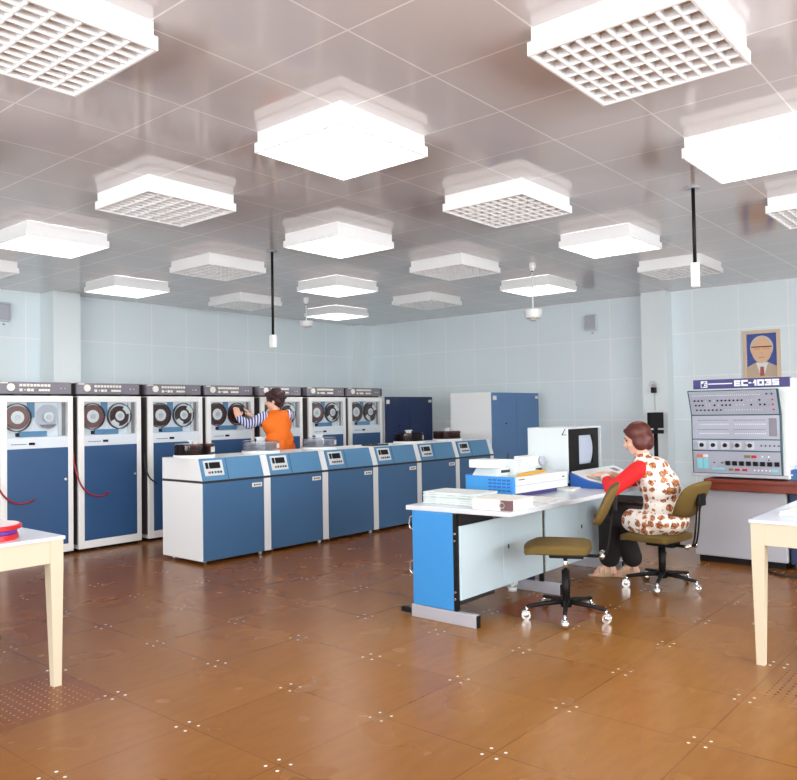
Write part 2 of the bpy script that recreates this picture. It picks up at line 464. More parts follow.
# ------------------------------------------------------------------ ceiling lamps
def make_lamp(lit):
    root = thing('ceiling_lamp', '', 'ceiling lamp')
    hx, hy = 0.353, 0.333
    h = MB(); t = .006
    z0, z1 = -.085, -.001
    h.box(-hx, hx, -hy, -hy + t, z0, z1); h.box(-hx, hx, hy - t, hy, z0, z1)
    h.box(-hx, -hx + t, -hy + t, hy - t, z0, z1); h.box(hx - t, hx, -hy + t, hy - t, z0, z1)
    h.build('housing', 'lampwhite', root)
    fx, fy, w = 0.366, 0.346, .012
    r = MB(); a0, a1 = -.124, -.066
    r.box(-fx, fx, -fy, -fy + w, a0, a1); r.box(-fx, fx, fy - w, fy, a0, a1)
    r.box(-fx, -fx + w, -fy + w, fy - w, a0, a1); r.box(fx - w, fx, -fy + w, fy - w, a0, a1)
    r.build('rim', 'lampwhite', root)
    g = MB(); nx, ny = 7, 10
    for i in range(1, nx):
        x = -fx + w + (2 * fx - 2 * w) * i / nx; g.box(x - .0035, x + .0035, -fy + w, fy - w, -.121, -.082)
    for j in range(1, ny):
        y = -fy + w + (2 * fy - 2 * w) * j / ny; g.box(-fx + w, fx - w, y - .0035, y + .0035, -.1208, -.0822)
    g.build('louvre', 'lampwhite', root)
    b = MB().box(-hx + t, hx - t, -hy + t, hy - t, -.028, -.02)
    b.build('light_panel' if lit else 'reflector', 'lightpanel' if lit else 'reflector', root)
    return root
PL = {(0, 0): 'lit white louvred ceiling lamp, nearest of the glowing lamps, top centre',
      (0, -1): 'large unlit ceiling lamp with open grid at the top right, nearest on that side',
      (-1, 0): 'large unlit ceiling lamp with open grid, cut off by the top left corner',
      (0, 1): 'unlit slatted ceiling lamp left of the nearest glowing lamp',
      (1, 0): 'unlit gridded ceiling lamp right of and behind the nearest glowing lamp',
      (1, -1): 'lit ceiling lamp cut by the right edge, above the hanging rod with the white box',
      (1, 1): 'lit ceiling lamp straight behind the nearest glowing lamp',
      (0, 2): 'lit ceiling lamp near the left edge, above the leftmost tape drives',
      (1, 2): 'unlit ceiling lamp between the left glowing lamp and the thin dark hanging rod',
      (2, 1): 'unlit gridded ceiling lamp just left of the larger pendant detector',
      (2, 0): 'lit ceiling lamp right of the larger pendant detector, above the grey wall box',
      (2, 2): 'lit ceiling lamp third in line behind the nearest glowing lamp',
      (1, 3): 'lit ceiling lamp close to the back wall beside the left pillar',
      (3, 1): 'lit ceiling lamp right behind the larger pendant detector',
      (3, 0): 'unlit ceiling lamp in front of the right wall pillar, beside the white rod box',
      (3, 2): 'small unlit ceiling lamp near the far corner, right of the far glowing lamp',
      (2, -1): 'unlit ceiling lamp cut by the right edge above the framed portrait',
      (2, 3): 'unlit ceiling lamp close to the back wall, crossed by the thin dark hanging rod',
      (3, 3): 'farthest lit ceiling lamp, beside the corner pillar and the small detector',
      (0, 3): 'unlit ceiling lamp cut by the left edge, near the grey wall box',
      (-1, 1): 'lit ceiling lamp over the left table, out past the left edge'}
lampA, lampB = make_lamp(True), make_lamp(False)
used = {True: lampA, False: lampB}
for i in range(-1, 4):
    for j in range(-1, 4):
        if (i, j) not in PL: continue
        lit = (i + j) % 2 == 0
        o = used[lit]
        if o is None: o = copy_tree(lampA if lit else lampB)
        used[lit] = None
        o.location = (1.206 + 1.8 * i, .775 + 1.8 * j, ZC)
        o['label'] = PL[i, j]; o['group'] = 'louvred ceiling lamps'

# ------------------------------------------------------------------ tape drives
FY = 5.15
def make_drive(x, rr, left='tape', right='tape'):
    """origin at the front bottom centre, front faces -y. rr: radii of left/right tape packs"""
    d = thing('tape_drive', '', 'tape drive', (x, FY, 0), 0, 'tape drives along the back wall')
    c = MB()
    c.box(-.35, .35, .12, .78, .028, 1.57, .004)
    c.box(-.35, -.29, 0, .12, .028, 1.57, .004); c.box(.30, .35, 0, .12, .028, 1.57, .004)
    c.box(-.29, .30, 0, .12, 1.51, 1.57, .003); c.box(-.29, .30, 0, .12, .028, .105, .003)
    c.build('cabinet', 'drivewhite', d)
    s = MB().box(-.353, -.349, .03, .775, .07, 1.56).box(.349, .353, .03, .775, .07, 1.56)
    s.build('side_shade', 'sideshade', d)  # white cabinet sides painted dark for the shade in the gaps
    MB().box(-.33, .33, .05, .74, 0.0, .028).build('plinth', 'black', d)
    # control panel on top
    p = MB().box(-.352, .348, .03, .72, 1.59, 1.705, .004).build('control_panel', 'panelgrey', d)
    MB().box(-.33, .33, .06, .70, 1.57, 1.59).build('shadow_gap', 'black', d)
    MB().box(.354, .398, .05, .70, 1.59, 1.70).build('dark_filler', 'black', d)  # black filler block in the gap beside the control panel
    MB().cyl((-.245, .03, 1.652), (-.245, .018, 1.652), .036, n=28).build('dial', 'button', p)
    bt = MB()
    for k in range(9): bt.box(-.165 + k * .034, -.140 + k * .034, .020, .031, 1.66, 1.684, .002)
    for k in (0, 2, 3): bt.box(-.165 + k * .036, -.138 + k * .036, .020, .031, 1.614, 1.640, .002)
    for k in range(4): bt.box(.02 + k * .028, .044 + k * .028, .020, .031, 1.616, 1.638, .002)
    bt.build('button_row', 'button', p)
    MB().box(-.118, -.108, .020, .031, 1.622, 1.634).box(-.06, -.05, .020, .031, 1.622, 1.634).box(.235, .243, .022, .031, 1.64, 1.65).box(.275, .283, .022, .031, 1.64, 1.65).build('indicator', 'letter', p)
    MB().box(-.34, -.27, .026, .031, 1.688, 1.7).build('type_plate', 'button', p)
    MB().box(-.22, -.15, .0, .035, 1.572, 1.59).box(.13, .21, .0, .035, 1.572, 1.59).build('latch', 'dark', p)
    # tape window
    w = MB().box(-.289, .299, .05, .119, 1.172, 1.509).build('tape_deck', 'recess', d)
    MB().box(-.165, .10, .025, .05, 1.176, 1.228, .004).build('head_block', 'bluelid', w)
    MB().box(-.195, -.165, .025, .05, 1.178, 1.216, .003).build('roller', 'black', w)
    MB().box(-.085, -.015, .04, .05, 1.36, 1.508).build('blue_cover', 'bluelid', w)
    v = MB()
    v.box(.215, .232, .025, .05, 1.176, 1.506, .002); v.box(.236, .25, .035, .05, 1.176, 1.506)
    v.build('vacuum_column', 'offwhite', w)
    MB().box(.25, .29, .038, .05, 1.176, 1.506).build('column_edge', 'panelgrey', w)
    for side, cx, rad, kind in (('l', -.185, rr[0], left), ('r', .115, rr[1], right)):
        rl = MB(); rot = Matrix.Rotation(PI / 2, 4, 'X')
        if kind == 'clear':
            rl.lathe([(.03, .0), (.128, .0), (.128, .004), (.03, .004), (.03, 0)], (cx, .045, 1.363), 40, rot)
            ro = rl.build('tape_reel', 'clearcover', w)
            MB().lathe([(.12, -.001), (.13, -.001), (.13, .006), (.12, .006), (.12, -.001)], (cx, .045, 1.363), 40, rot).build('reel_rim', 'offwhite', ro)
            MB().prism([(cx - .085, 1.29), (cx + .085, 1.29), (cx + .05, 1.262), (cx, 1.25), (cx - .05, 1.262)], .033, .038, 'y').build('reel_opening', 'panelgrey', ro)
        else:
            rl.lathe([(.0, .028), (rad, .028), (rad, .004), (.0, .004)], (cx, .051, 1.363), 44, rot)
            ro = rl.build('tape_reel', 'tape' if kind == 'tape' else 'tapedark', w)
            MB().lathe([(.128, -.002), (.136, -.002), (.136, .03), (.128, .03), (.128, -.002)], (cx, .051, 1.363), 44, rot).build('reel_rim', 'tapedark', ro)
            if kind == 'leader':
                for a in (40, 235):
                    pts = []
                    for k in range(9):
                        q = R(a - 26 + k * 6.5); pts.append((cx + math.cos(q) * .124, 1.363 + math.sin(q) * .124))
                    for k in range(8, -1, -1):
                        q = R(a - 26 + k * 6.5); pts.append((cx + math.cos(q) * .074, 1.363 + math.sin(q) * .074))
                    MB().prism(pts, .016, .022, 'y').build('leader_tab', 'offwhite', ro)
        MB().cyl((cx, .03, 1.363), (cx, .018, 1.363), rr[0] * .55 if side == 'l' else .05, n=32).build('hub', 'offwhite', ro)
        MB().cyl((cx, .018, 1.363), (cx, .012, 1.363), .028, n=24).build('hub_knob', 'alu', ro)
    MB().box(-.289, .299, .006, .01, 1.172, 1.509).build('window_pane', 'glass', d)
    # label strip and door
    st = MB().box(-.289, .299, .004, .118, 1.062, 1.171, .002).build('label_strip', 'recess', d)
    lb = MB()
    for k in range(6): lb.box(-.25 + k * .024, -.232 + k * .024, -.0, .005, 1.103, 1.109)
    lb.build('lettering', 'dark', st)
    MB().box(-.088, -.03, -.002, .005, 1.096, 1.12, .003).build('badge', 'black', st)
    dr = MB().box(-.289, .299, .003, .118, .106, 1.061, .003).build('door', 'bluedoor', d)
    MB().cyl((.272, .003, .745), (.272, -.012, .745), .008, n=16).cyl((.272, .0, .745), (.272, -.003, .745), .014, n=16).build('door_knob', 'chrome', dr)
    return d
DRV = [(1.450, (.112, .0), 'tape', 'clear', 'leftmost blue tape drive, with an empty clear right-hand reel, behind the left table'),
       (2.207, (.118, .104), 'tape', 'leader', 'second tape drive from the left with a red hose across its blue door'),
       (2.995, (.120, .104), 'dark', 'leader', 'third tape drive from the left, its base hidden by the nearest white-sided disk unit'),
       (3.755, (.122, .115), 'dark', 'dark', 'tape drive whose right-hand reel the worker in orange is mounting'),
       (4.560, (.120, .100), 'dark', 'leader', 'tape drive mostly hidden behind the worker in the orange vest'),
       (5.370, (.118, .104), 'tape', 'leader', 'tape drive just right of the worker in orange, second from the right end'),
       (6.140, (.120, .118), 'dark', 'leader', 'rightmost tape drive, beside the low dark blue cabinet')]
for x, rr, l, r, lab in DRV:
    make_drive(x, rr, l, r)['label'] = lab
def hose(name, pts, m, lab):
    tag(MB().tube(spline(pts, 8), .0085, 8).build(name, m), lab, 'hose', 'hoses hanging by the tape drives')
for k, (dx, m, lab) in enumerate(((1.822, 'hose', 'red hose drooping across the door of the second tape drive'),
                                  (1.045, 'hose', 'red hose across the door of the leftmost tape drive'),
                                  (2.602, 'rubber', 'black hose emerging beside the third tape drive door'))):
    if k == 2: pts = [(dx - .0, FY + .03, .95), (dx - .0, FY - .005, .80), (dx + .04, FY - .02, .69), (dx + .13, FY - .014, .62)]
    else: pts = [(dx, FY + .05, 1.02), (dx + .0, FY + .012, .86), (dx + .045, FY - .02, .68), (dx + .14, FY - .03, .575), (dx + .26, FY - .03, .545), (dx + .36, FY - .018, .575)]
    hose('hose', pts, m, lab)

# ------------------------------------------------------------------ disk storage units
DY = 3.535
def make_disk(x, lab):
    d = thing('disk_unit', lab, 'disk unit', (x, DY, 0), R(-0.6), 'blue disk storage units in a row')
    W, S, D = .70, .088, .66
    b = MB(); b.box(0, W, .012, D, .030, .735, .003)
    b.build('body', 'white', d)
    MB().box(.002, W - .002, 0, .012, .034, .735, .002).build('front_panel', 'bluedisk', d)
    pl = MB().box(.555, .675, -.004, .001, .66, .70, .002).build('type_plate', 'button', d)
    q = MB().box(.575, .592, -.006, -.003, .672, .688)
    for k in range(4): q.box(.602 + k * .015, .611 + k * .015, -.006, -.003, .673, .687)
    q.build('lettering', 'dark', pl)
    MB().box(0.003, W + S, .006, D - .003, .735, .757).build('dark_band', 'dark', d)
    ld = MB().prism([(.012, .757), (D, .757), (D, .958), (.075, .958)], 0, W, 'x', .003).build('lid', 'white', d)
    fr = MB(); fr.prism([(0, .757), (.012, .757), (.075, .958), (.063, .958)], .002, W - .002, 'x', .001)
    fr.build('lid_front', 'bluelid', d)
    sl = Matrix.Translation((0, 0, .757)) @ Matrix.Rotation(-math.atan2(.063, .201), 4, 'X')
    # everything on the slanted face is built in a plane, then tilted with it
    MB().box(.285, .289, -.002, .004, .004, .208, 0, sl).build('lid_joint', 'navy', d)
    cp = MB().box(.035, .245, -.006, .003, .045, .19, .004, sl).build('operator_panel', 'offwhite', d)
    MB().box(.052, .082, -.009, -.004, .112, .17, 0, sl).box(.092, .212, -.009, -.004, .112, .17, 0, sl).build('display', 'black', cp)
    bb = MB()
    for k, bx in enumerate((.075, .105, .138, .170, .2)): bb.box(bx, bx + .018, -.012, -.004, .066, .086, .002, sl)
    bb.build('button_row', 'dark', cp)
    MB().box(.07, .09, -.012, -.004, .066, .086, .002, sl).build('button', 'ledorange', cp)
    st = MB()
    st.box(W + .004, W + S - .004, .0, D, .03, .735, .003)
    st.prism([(.0, .757), (D, .757), (D, .958), (.066, .958)], W + .004, W + S - .004, 'x', .003)
    st.build('side_post', 'white', d)
    for cx, cy in ((W - .03, .03), (.06, D - .1), (W - .02, D - .1), (.10, .12)):
        c = MB(); c.cyl((cx, cy, .032), (cx, cy, .024), .012, n=12)
        c.cyl((cx - .010, cy, .015), (cx + .010, cy, .015), .015, n=20)
        c.build('caster', 'white', d)
    return d
DSK = [(2.190, 'nearest blue disk unit, at the left end with its white side showing'),
       (2.978, 'second blue disk unit from the left end, between two white posts'),
       (3.772, 'third blue disk unit from the left, right in front of the orange vest'),
       (4.562, 'fourth blue disk unit, the one with no disk pack on its lid'),
       (5.353, 'fifth blue disk unit, in front of the low dark blue cabinet'),
       (6.155, 'farthest blue disk unit, half hidden by the desk with the printer')]
for k, (x, lab) in enumerate(DSK): make_disk(x, lab).location.y = DY - (x - 2.19) * .002

def make_pack(loc, dark, lab):
    d = thing('disk_pack', lab, 'disk pack', loc, R(20), 'disk packs on the disk units')
    MB().lathe([(0, 0), (.192, 0), (.196, .012), (.192, .028), (0, .028)], n=40).build('base_plate', 'white', d)
    pl = MB()
    for k in range(6): pl.lathe([(.03, .034 + k * .014), (.172, .034 + k * .014), (.172, .0365 + k * .014), (.03, .0365 + k * .014), (.03, .034 + k * .014)], n=40)
    pl.build('platters', 'tapedark' if dark else 'recess', d)
    MB().cyl((0, 0, .03), (0, 0, .126), .045, n=24).build('spindle', 'white', d)
    MB().lathe([(.186, .028), (.186, .122), (.176, .13), (.04, .13), (.04, .127), (.172, .126), (.182, .12), (.182, .028), (.186, .028)], n=48).build('cover', 'browncover' if dark else 'clearcover', d)
    h = MB(); h.box(-.08, .08, -.024, .024, .152, .166, .005); h.cyl((0, 0, .118), (0, 0, .155), .03, n=16)
    h.cyl((-.06, 0, .128), (-.06, 0, .155), .014, n=12).cyl((.06, 0, .128), (.06, 0, .155), .014, n=12)
    h.build('handle', 'white', d)
    lb = MB()
    pts = []
    n = 10
    for k in range(n + 1):
        a = R(-92 + 6 * k); pts.append((math.cos(a) * .1885, math.sin(a) * .1885))
    for k in range(n, -1, -1):
        a = R(-92 + 6 * k); pts.append((math.cos(a) * .187, math.sin(a) * .187))
    lb.prism(pts, .05, .1, 'z'); lb.build('paper_label', 'paper', d)
    return d
for x, y, dark, lab in ((2.335, 3.87, True, 'dark brown disk pack on the nearest disk unit, at the left end'),
                        (3.14, 3.87, False, 'clear disk pack on the second disk unit, below the orange vest'),
                        (3.96, 3.86, False, 'clear disk pack on the third disk unit, right of the orange vest'),
                        (5.52, 3.86, True, 'dark disk pack on the fifth disk unit, in front of the dark blue cabinet'),
                        (6.33, 3.86, True, 'dark disk pack on the farthest disk unit, nearest to the tall white cabinet side')):
    make_pack((x, y, .9585), dark, lab)
t = MB(); t.box(-.14, .14, -.09, .09, 0, .012, .004); t.box(-.14, .14, -.09, -.08, .012, .02).box(-.14, .14, .08, .09, .012, .02)
tag(t.build('tray', 'dark', loc=(4.86, 3.84, .9585)), 'flat black tray lying on the fourth disk unit lid', 'tray')

# ------------------------------------------------------------------ blue cabinets behind
def make_cabinet(loc, w, d, h, body, door, lab, side):
    c = thing('cabinet', lab, 'cabinet', loc, 0, 'blue equipment cabinets')
    MB().box(0, w, .02, d, .06, h, .004).build('cabinet_body', body, c)
    MB().box(.03, w - .03, .05, d - .03, 0, .06).build('plinth', 'black', c)
    for k in (0, 1):
        x0, x1 = (0.002, w / 2 - .002) if k == 0 else (w / 2 + .002, w - .002)
        dd = MB().box(x0, x1, 0, .02, .07, h - .004, .002).build('door', door, c)
        if k == 0:
            MB().box(x0 + .02, x0 + .11 if side else x0 + .09, -.003, .001, h - .11, h - .05).build('type_plate', 'button', dd)
            MB().cyl((x0 + w * .27, .0, h * .72), (x0 + w * .27, -.012, h * .72), .012, n=16).build('lock', 'black', dd)
        else:
            MB().box(x1 - .10, x1 - .02, -.003, .001, h - .09, h - .05).build('type_plate', 'button', dd)
    return c
make_cabinet((6.56, 5.15, 0), 1.13, .75, 1.585, 'white', 'navy', 'low dark navy two-door cabinet at the right end of the tape drives', False)
make_cabinet((7.20, 3.70, 0), 1.30, .73, 1.612, 'white', 'bluecab', 'slate blue cabinet with a broad white side, behind the terminal and printer', True)

# ------------------------------------------------------------------ operator desk
def make_desk():
    d = thing('computer_desk', 'white-topped computer desk with a bright blue end panel', 'desk', (0, 0, 0))
    top = MB().prism([(2.0, 1.0), (2.055, .215), (4.25, .20), (4.25, 1.03)], .702, .733, 'z', .004).build('tabletop', 'desktop', d)
    for k, x in enumerate((2.0, 3.075, 4.14)):
        e = MB()
        if k == 0:
            e.box(x, x + .025, .612, .945, .085, .701, .003); e.build('end_panel', 'deskblue', d)
        else:
            e.box(x, x + .025, .66, .945, .085, .701, .003); e.build('end_panel', 'navy', d)
        MB().box(x - .005, x + .035, .44, .958, .0, .082, .004).build('foot_rail', 'alu', d)
        MB().box(x - .002, x + .032, .432, .44, .004, .078).build('end_cap', 'black', d)
        p = MB(); p.box(x + .0, x + .030, .586, .611, .082, .701); p = p.build('post', 'black', d)
        for z in (.16, .205, .53, .575): MB().cyl((x, .598, z), (x - .006, .598, z), .008, n=12).build('screw', 'chrome', p)
    for x0, x1 in ((2.025, 2.525), (2.528, 3.07), (3.115, 3.62), (3.623, 4.135)):
        m = MB().box(x0, x1, .572, .585, .15, .622, .003).build('modesty_panel', 'modesty', d)
        if x0 in (2.528, 3.623): MB().box(x0 + .06, x0 + .07, .566, .573, .40, .43, .002).build('lock', 'black', m)
    # drawer pedestal on the far side, its pulls stick out past the end panel
    dr = MB().box(2.03, 2.5, .63, .95, .10, .695, .003).build('drawer_unit', 'dark', d)
    for z in (.30, .60):
        f_ = MB().box(2.03, 2.5, .95, .965, z - .16, z + .08, .003).build('drawer', 'deskblue', dr)
        MB().tube(spline([(2.07, .965, z + .05), (2.07, 1.02, z + .04), (2.07, 1.02, z - .03), (2.07, .965, z - .04)], 6), .006, 8).build('handle', 'chrome', f_)
    MB().box(1.995, 2.03, .958, 1.05, .02, .05).build('rear_foot', 'black', d)
    return d
make_desk()
tag(MB().cyl((0, 0, 0), (0, 0, .03), .035, n=16).cyl((0, 0, .03), (0, 0, .07), .012, n=12).box(-.01, .05, -.02, .02, .04, .09, .004).build('desk_leveller', 'white', loc=(3.0, .80, 0)), 'white floor socket under the desk beside the middle foot', 'floor socket')

ZD = .7332
t = MB().box(0, .34, 0, .43, 0, .045, .004)
tag(t.build('listing_stack', 'listing', loc=(2.16, .545, ZD)), 'lower thick printout stack on the near corner of the desk', 'printout', 'printouts on the desk')
t = MB(); t.box(0, .27, 0, .43, .0, .012, .002); t.box(.004, .268, .004, .426, .012, .02, .002); t.box(.0, .272, .0, .428, .02, .034, .002)
o = tag(t.build('listing_stack', 'listing', loc=(2.165, .54, ZD + .046)), 'upper thinner printout lying across the printout stack', 'printout', 'printouts on the desk'); o.rotation_euler = (0, 0, R(2))
b = thing('ring_binder', 'white ring binder with a brown spine, at the desk front corner', 'binder', (2.085, .225, ZD), R(1))
MB().box(.0, .30, .0, .285, 0, .006, .001).box(.0, .30, .0, .285, .062, .068, .001).box(.0, .006, .0, .285, .006, .062).build('cover', 'paper', b)
MB().box(.012, .285, .008, .278, .006, .06).build('pages', 'paper', b)
MB().box(-.003, .0, .0, .075, .002, .066).box(-.003, .02, -.003, .0, .002, .066).build('spine_label', 'spine', b)
MB().lathe([(.013, 0), (.02, 0), (.02, .003), (.013, .003), (.013, 0)], (-.003, .062, .034), 20, Matrix.Rotation(-PI / 2, 4, 'Y')).build('finger_ring', 'chrome', b)
t = MB().box(0, .36, 0, .12, 0, .006)
o = tag(t.build('paper_sheet', 'tanpaper', loc=(2.52, .985, ZD)), 'tan paper sheet on the desk left of the printer', 'paper'); o.rotation_euler = (0, 0, R(-78))
t = MB().box(0, .30, 0, .22, 0, .003)
o = tag(t.build('paper_sheet', 'paper', loc=(2.62, .27, ZD)), 'white paper sheet lying by the desk front edge behind the binder', 'paper'); o.rotation_euler = (0, 0, R(8))

# printer
def make_printer():
    p = thing('printer', 'blue and white desktop printer with raised paper feed', 'printer', (2.655, .555, ZD), R(-3))
    MB().box(.07, .66, .06, .36, 0.0, .035, .003).build('base', 'purplegrey', p)
    W, D, H = .72, .43, .12
    MB().box(.02, W, 0, D, .035, H + .03, .006).build('case', 'offwhite', p)
    e = MB().box(0, .02, 0, D, .03, H + .032, .004).build('end_panel', 'deskblue', p)
    v = MB()
    for i in range(4):
        for j in range(5): v.box(-.002, .001, .03 + j * .04, .06 + j * .04, .05 + i * .024, .062 + i * .024)
    v.build('vent', 'terminalblue', e)
    MB().box(.02, W + .002, -.003, .0, .088, .092).build('case_seam', 'alu', p)
    MB().box(W - .08, W - .06, -.005, .0, .11, .12).box(.06, .13, -.004, .0, .128, .134).build('badge', 'dark', p)
    MB().box(.0, W + .004, D - .03, D + .004, H + .03, H + .038).build('rear_edge', 'terminalblue', p)
    # raised cover: trapezoid base, white box and curved paper
    MB().prism([(.04, H + .028), (.34, H + .028), (.30, H + .085), (.10, H + .085)], .18, .40, 'y', .004).build('feed_housing', 'offwhite', p)
    MB().box(.10, .20, .172, .183, H + .05, H + .07).box(.0, .001, .3, .301, 0.1, .101).build('feed_slot', 'dark', p)
    MB().box(.03, .20, .20, .42, H + .085, H + .145, .006).build('feed_cover', 'white', p)
    MB().box(.205, .215, .19, .20, H + .03, H + .19).build('paper_guide', 'dark', p)
    prof = []
    for k in range(13):
        a = k / 12; prof.append((.20 + .30 * a, H + .145 - .115 * a ** 1.7))
    poly = prof + [(.50, H + .028), (.20, H + .028)]
    MB().prism(poly, .12, .36, 'y').build('paper_web', 'listing', p)
    MB().prism([(.06, .01), (.46, .07), (.60, .12), (.22, .06)], H + .031, H + .05, 'z').build('ribbon_strip', 'yellowpaper', p)
    return p
make_printer()
# paper tape unit behind the printer
q = thing('paper_tape_reader', 'small white paper tape unit with a spool between printer and terminal', 'tape reader', (3.50, .92, ZD))
MB().box(-.095, .095, -.05, .08, 0, .17, .008).build('case', 'offwhite', q)
MB().box(-.105, .105, -.06, .09, .17, .25, .008).build('head_cover', 'white', q)
MB().cyl((.06, -.062, .21), (.06, -.085, .21), .036, n=24).build('spool', 'alu', q)
MB().box(.0, .09, -.056, -.049, .10, .15).build('tape_slot', 'dark', q)

# terminal
def make_terminal():
    t = thing('display_terminal', 'white box display terminal with a black-faced screen', 'terminal', (3.62, .64, ZD))
    W, D, H = .60, .37, .475
    c = MB()
    c.box(0, .012, 0, D, .03, H, .003); c.box(W - .012, W, 0, D, .03, H, .003); c.box(.012, W - .012, 0, D, H - .012, H, .002)
    c.box(.012, W - .012, D - .012, D, .03, H - .012); c.box(.012, W - .012, 0, D - .012, .03, .05)
    c.build('case', 'offwhite', t)
    MB().box(.03, W - .03, .03, D - .03, 0, .03).build('base', 'dark', t)
    # deep black bezel
    fr = MB(); z0, z1 = .155, H - .02
    fr.prism([(.014, z0 - .02), (W - .014, z0 - .02), (W - .014, H - .014), (.014, H - .014)], .16, .17, 'y')
    fr.box(.014, .20, .004, .16, .05, H - .014); fr.box(W - .12, W - .014, .02, .16, .05, H - .014)
    fr.box(.20, W - .12, .012, .16, .05, z0 + .01); fr.box(.20, W - .12, .012, .16, H - .07, H - .014)
    fr.build('bezel', 'black', t)
    s = MB(); n, m_ = 10, 10; bm = bmesh.new(); vs = []
    for i in range(n + 1):
        for j in range(m_ + 1):
            a, b = i / n * 2 - 1, j / m_ * 2 - 1
            vs.append(bm.verts.new((.345 + a * .150, .004 + .022 * (a * a + b * b), .288 + b * .122)))
    for i in range(n):
        for j in range(m_):
            k = i * (m_ + 1) + j; bm.faces.new((vs[k], vs[k + m_ + 1], vs[k + m_ + 2], vs[k + 1]))
    bmesh.ops.solidify(bm, geom=bm.faces[:], thickness=.006)
    s._add(bm, None, True); s.build('screen', 'screen', t)
    MB().box(-.001, .0, .01, .05, H - .06, H - .055).tube([(-.003, .02, H - .01), (-.003, .05, H - .06)], .003, 6).build('vent_mark', 'dark', t)
    return t
make_terminal()
k = thing('keyboard', 'white-topped keyboard with blue ends in front of the terminal screen', 'keyboard', (3.60, .27, ZD))
prof = [(0, .0), (.35, .0), (.35, .115), (.20, .06), (.0, .025)]
MB().prism(prof, 0, .80, 'x', .004).build('case', 'terminalblue', k)
MB().prism([(.005, .027), (.20, .062), (.345, .117), (.345, .125), (.197, .071), (.005, .036)], .02, .80, 'x', .002).build('key_deck', 'white', k)
kk = MB()
tl = Matrix.Translation((0, .02, .04)) @ Matrix.Rotation(math.atan2(.035, .195), 4, 'X')
for r in range(4):
    for c in range(15): kk.box(.10 + c * .042, .134 + c * .042, r * .041, r * .041 + .033, .0, .011, .002, tl)
kk.build('keys', 'offwhite', k)
tt = Matrix.Translation((0, .20, .068)) @ Matrix.Rotation(math.atan2(.055, .148), 4, 'X')
MB().box(.64, .72, .05, .11, .002, .008, .002, tt).build('indicator', 'panelgrey', k)
o = tag(MB().box(0, .20, 0, .15, 0, .012, .002).build('notepad', 'paper', loc=(3.36, .46, ZD)), 'small white notepad on the desk left of the keyboard', 'notepad'); o.rotation_euler = (0, 0, R(12))

# ------------------------------------------------------------------ swivel chairs
def make_chair(loc, rz, lab, seat_z=.50, back_z=.75):
    """local +y is the way the chair faces"""
    c = thing('swivel_chair', lab, 'chair', loc, rz, 'olive swivel chairs')
    s = MB(); t = bmesh.new()
    bmesh.ops.create_cube(t, size=1)
    bmesh.ops.subdivide_edges(t, edges=t.edges[:], cuts=7, use_grid_fill=True)
    for v in t.verts:
        x, y, z = v.co * 2
        rr = 1 - .12 * (x * x) * (y * y)
        top = z > 0
        edge = max(abs(x), abs(y))
        zz = z * (.022 if not top else .034 * (1 - .55 * edge ** 4))
        v.co = (x * .225 * rr, y * .215 * rr, zz - .012 * (y > .5) * (y - .5) * 2)
    s._add(t, Matrix.Translation((0, .045, seat_z - .036)), True); s.build('seat', 'olive', c)
    MB().box(-.19, .19, -.14, .22, seat_z - .068, seat_z - .056, .004).build('seat_pan', 'dark', c)
    MB().box(-.06, .06, -.12, .10, seat_z - .11, seat_z - .068, .006).build('tilt_mechanism', 'black', c)
    MB().cyl((0, 0, .30), (0, 0, seat_z - .1), .014, n=20).build('piston', 'chrome', c)
    col_ = MB(); col_.cyl((0, 0, .085), (0, 0, .31), .026, n=24); col_.build('column', 'black', c)
    MB().cyl((.026, 0, .25), (.05, 0, .25), .012, n=16).build('clamp_knob', 'black', c)
    hub = MB(); hub.cyl((0, 0, .075), (0, 0, .125), .036, n=24)
    hub.build('hub', 'black', c)
    for k in range(5):
        a = 2 * PI * k / 5 + BASE[0]
        dx, dy = math.cos(a), math.sin(a)
        leg = MB(); leg.tube([(dx * .02, dy * .02, .108), (dx * .14, dy * .14, .098), (dx * .265, dy * .265, .082)], .019, 8, .012)
        lg = leg.build('leg', 'black', c)
        ca = MB(); px, py = dx * .262, dy * .262
        ca.cyl((px, py, .085), (px, py, .045), .009, n=12)
        ca.cyl((px - dy * .02 + dx * .008, py + dx * .02 + dy * .008, .030), (px + dy * .02 + dx * .008, py - dx * .02 + dy * .008, .030), .030, n=20)
        ca.sphere((px + dx * .008, py + dy * .008, .032), .028, 12)
        ca.build('caster', 'chrome', lg)
    # bracket from the seat to the backrest
    br = MB()
    for sx in (-.022, .022):
        br.tube(spline([(sx, -.10, seat_z - .095), (sx, -.235, seat_z - .09), (sx, -.275, seat_z - .02), (sx, -.30, back_z - .06), (sx, -.325, back_z + .03)], 6), .007, 8)
    br.build('back_bracket', 'black', c)
    MB().cyl((-.05, -.235, seat_z - .085), (.05, -.235, seat_z - .085), .016, n=16).sphere((.06, -.235, seat_z - .085), .02, 12).sphere((-.06, -.235, seat_z - .085), .02, 12).build('tilt_knob', 'chrome', c)
    bk = MB(); t = bmesh.new()
    bmesh.ops.create_cube(t, size=1)
    bmesh.ops.subdivide_edges(t, edges=t.edges[:], cuts=7, use_grid_fill=True)
    for v in t.verts:
        x, y, z = v.co * 2
        rr = 1 - .2 * (x * x) * (z * z)
        th = .020 * (1 - .6 * max(abs(x), abs(z)) ** 4)
        v.co = (x * .21 * rr, y * th + .035 * x * x - .062 * z, z * .135 * rr)
    bk._add(t, Matrix.Translation((0, -.285, back_z)), True)
    bo = bk.build('backrest', 'olive', c)
    MB().box(-.05, .05, -.334, -.305, back_z - .045, back_z + .045, .006).build('back_plate', 'black', bo)
    return c
BASE = [R(38)]
make_chair((2.565, .12, 0), R(24), 'empty olive swivel chair in front of the white desk panels', .503, .75)
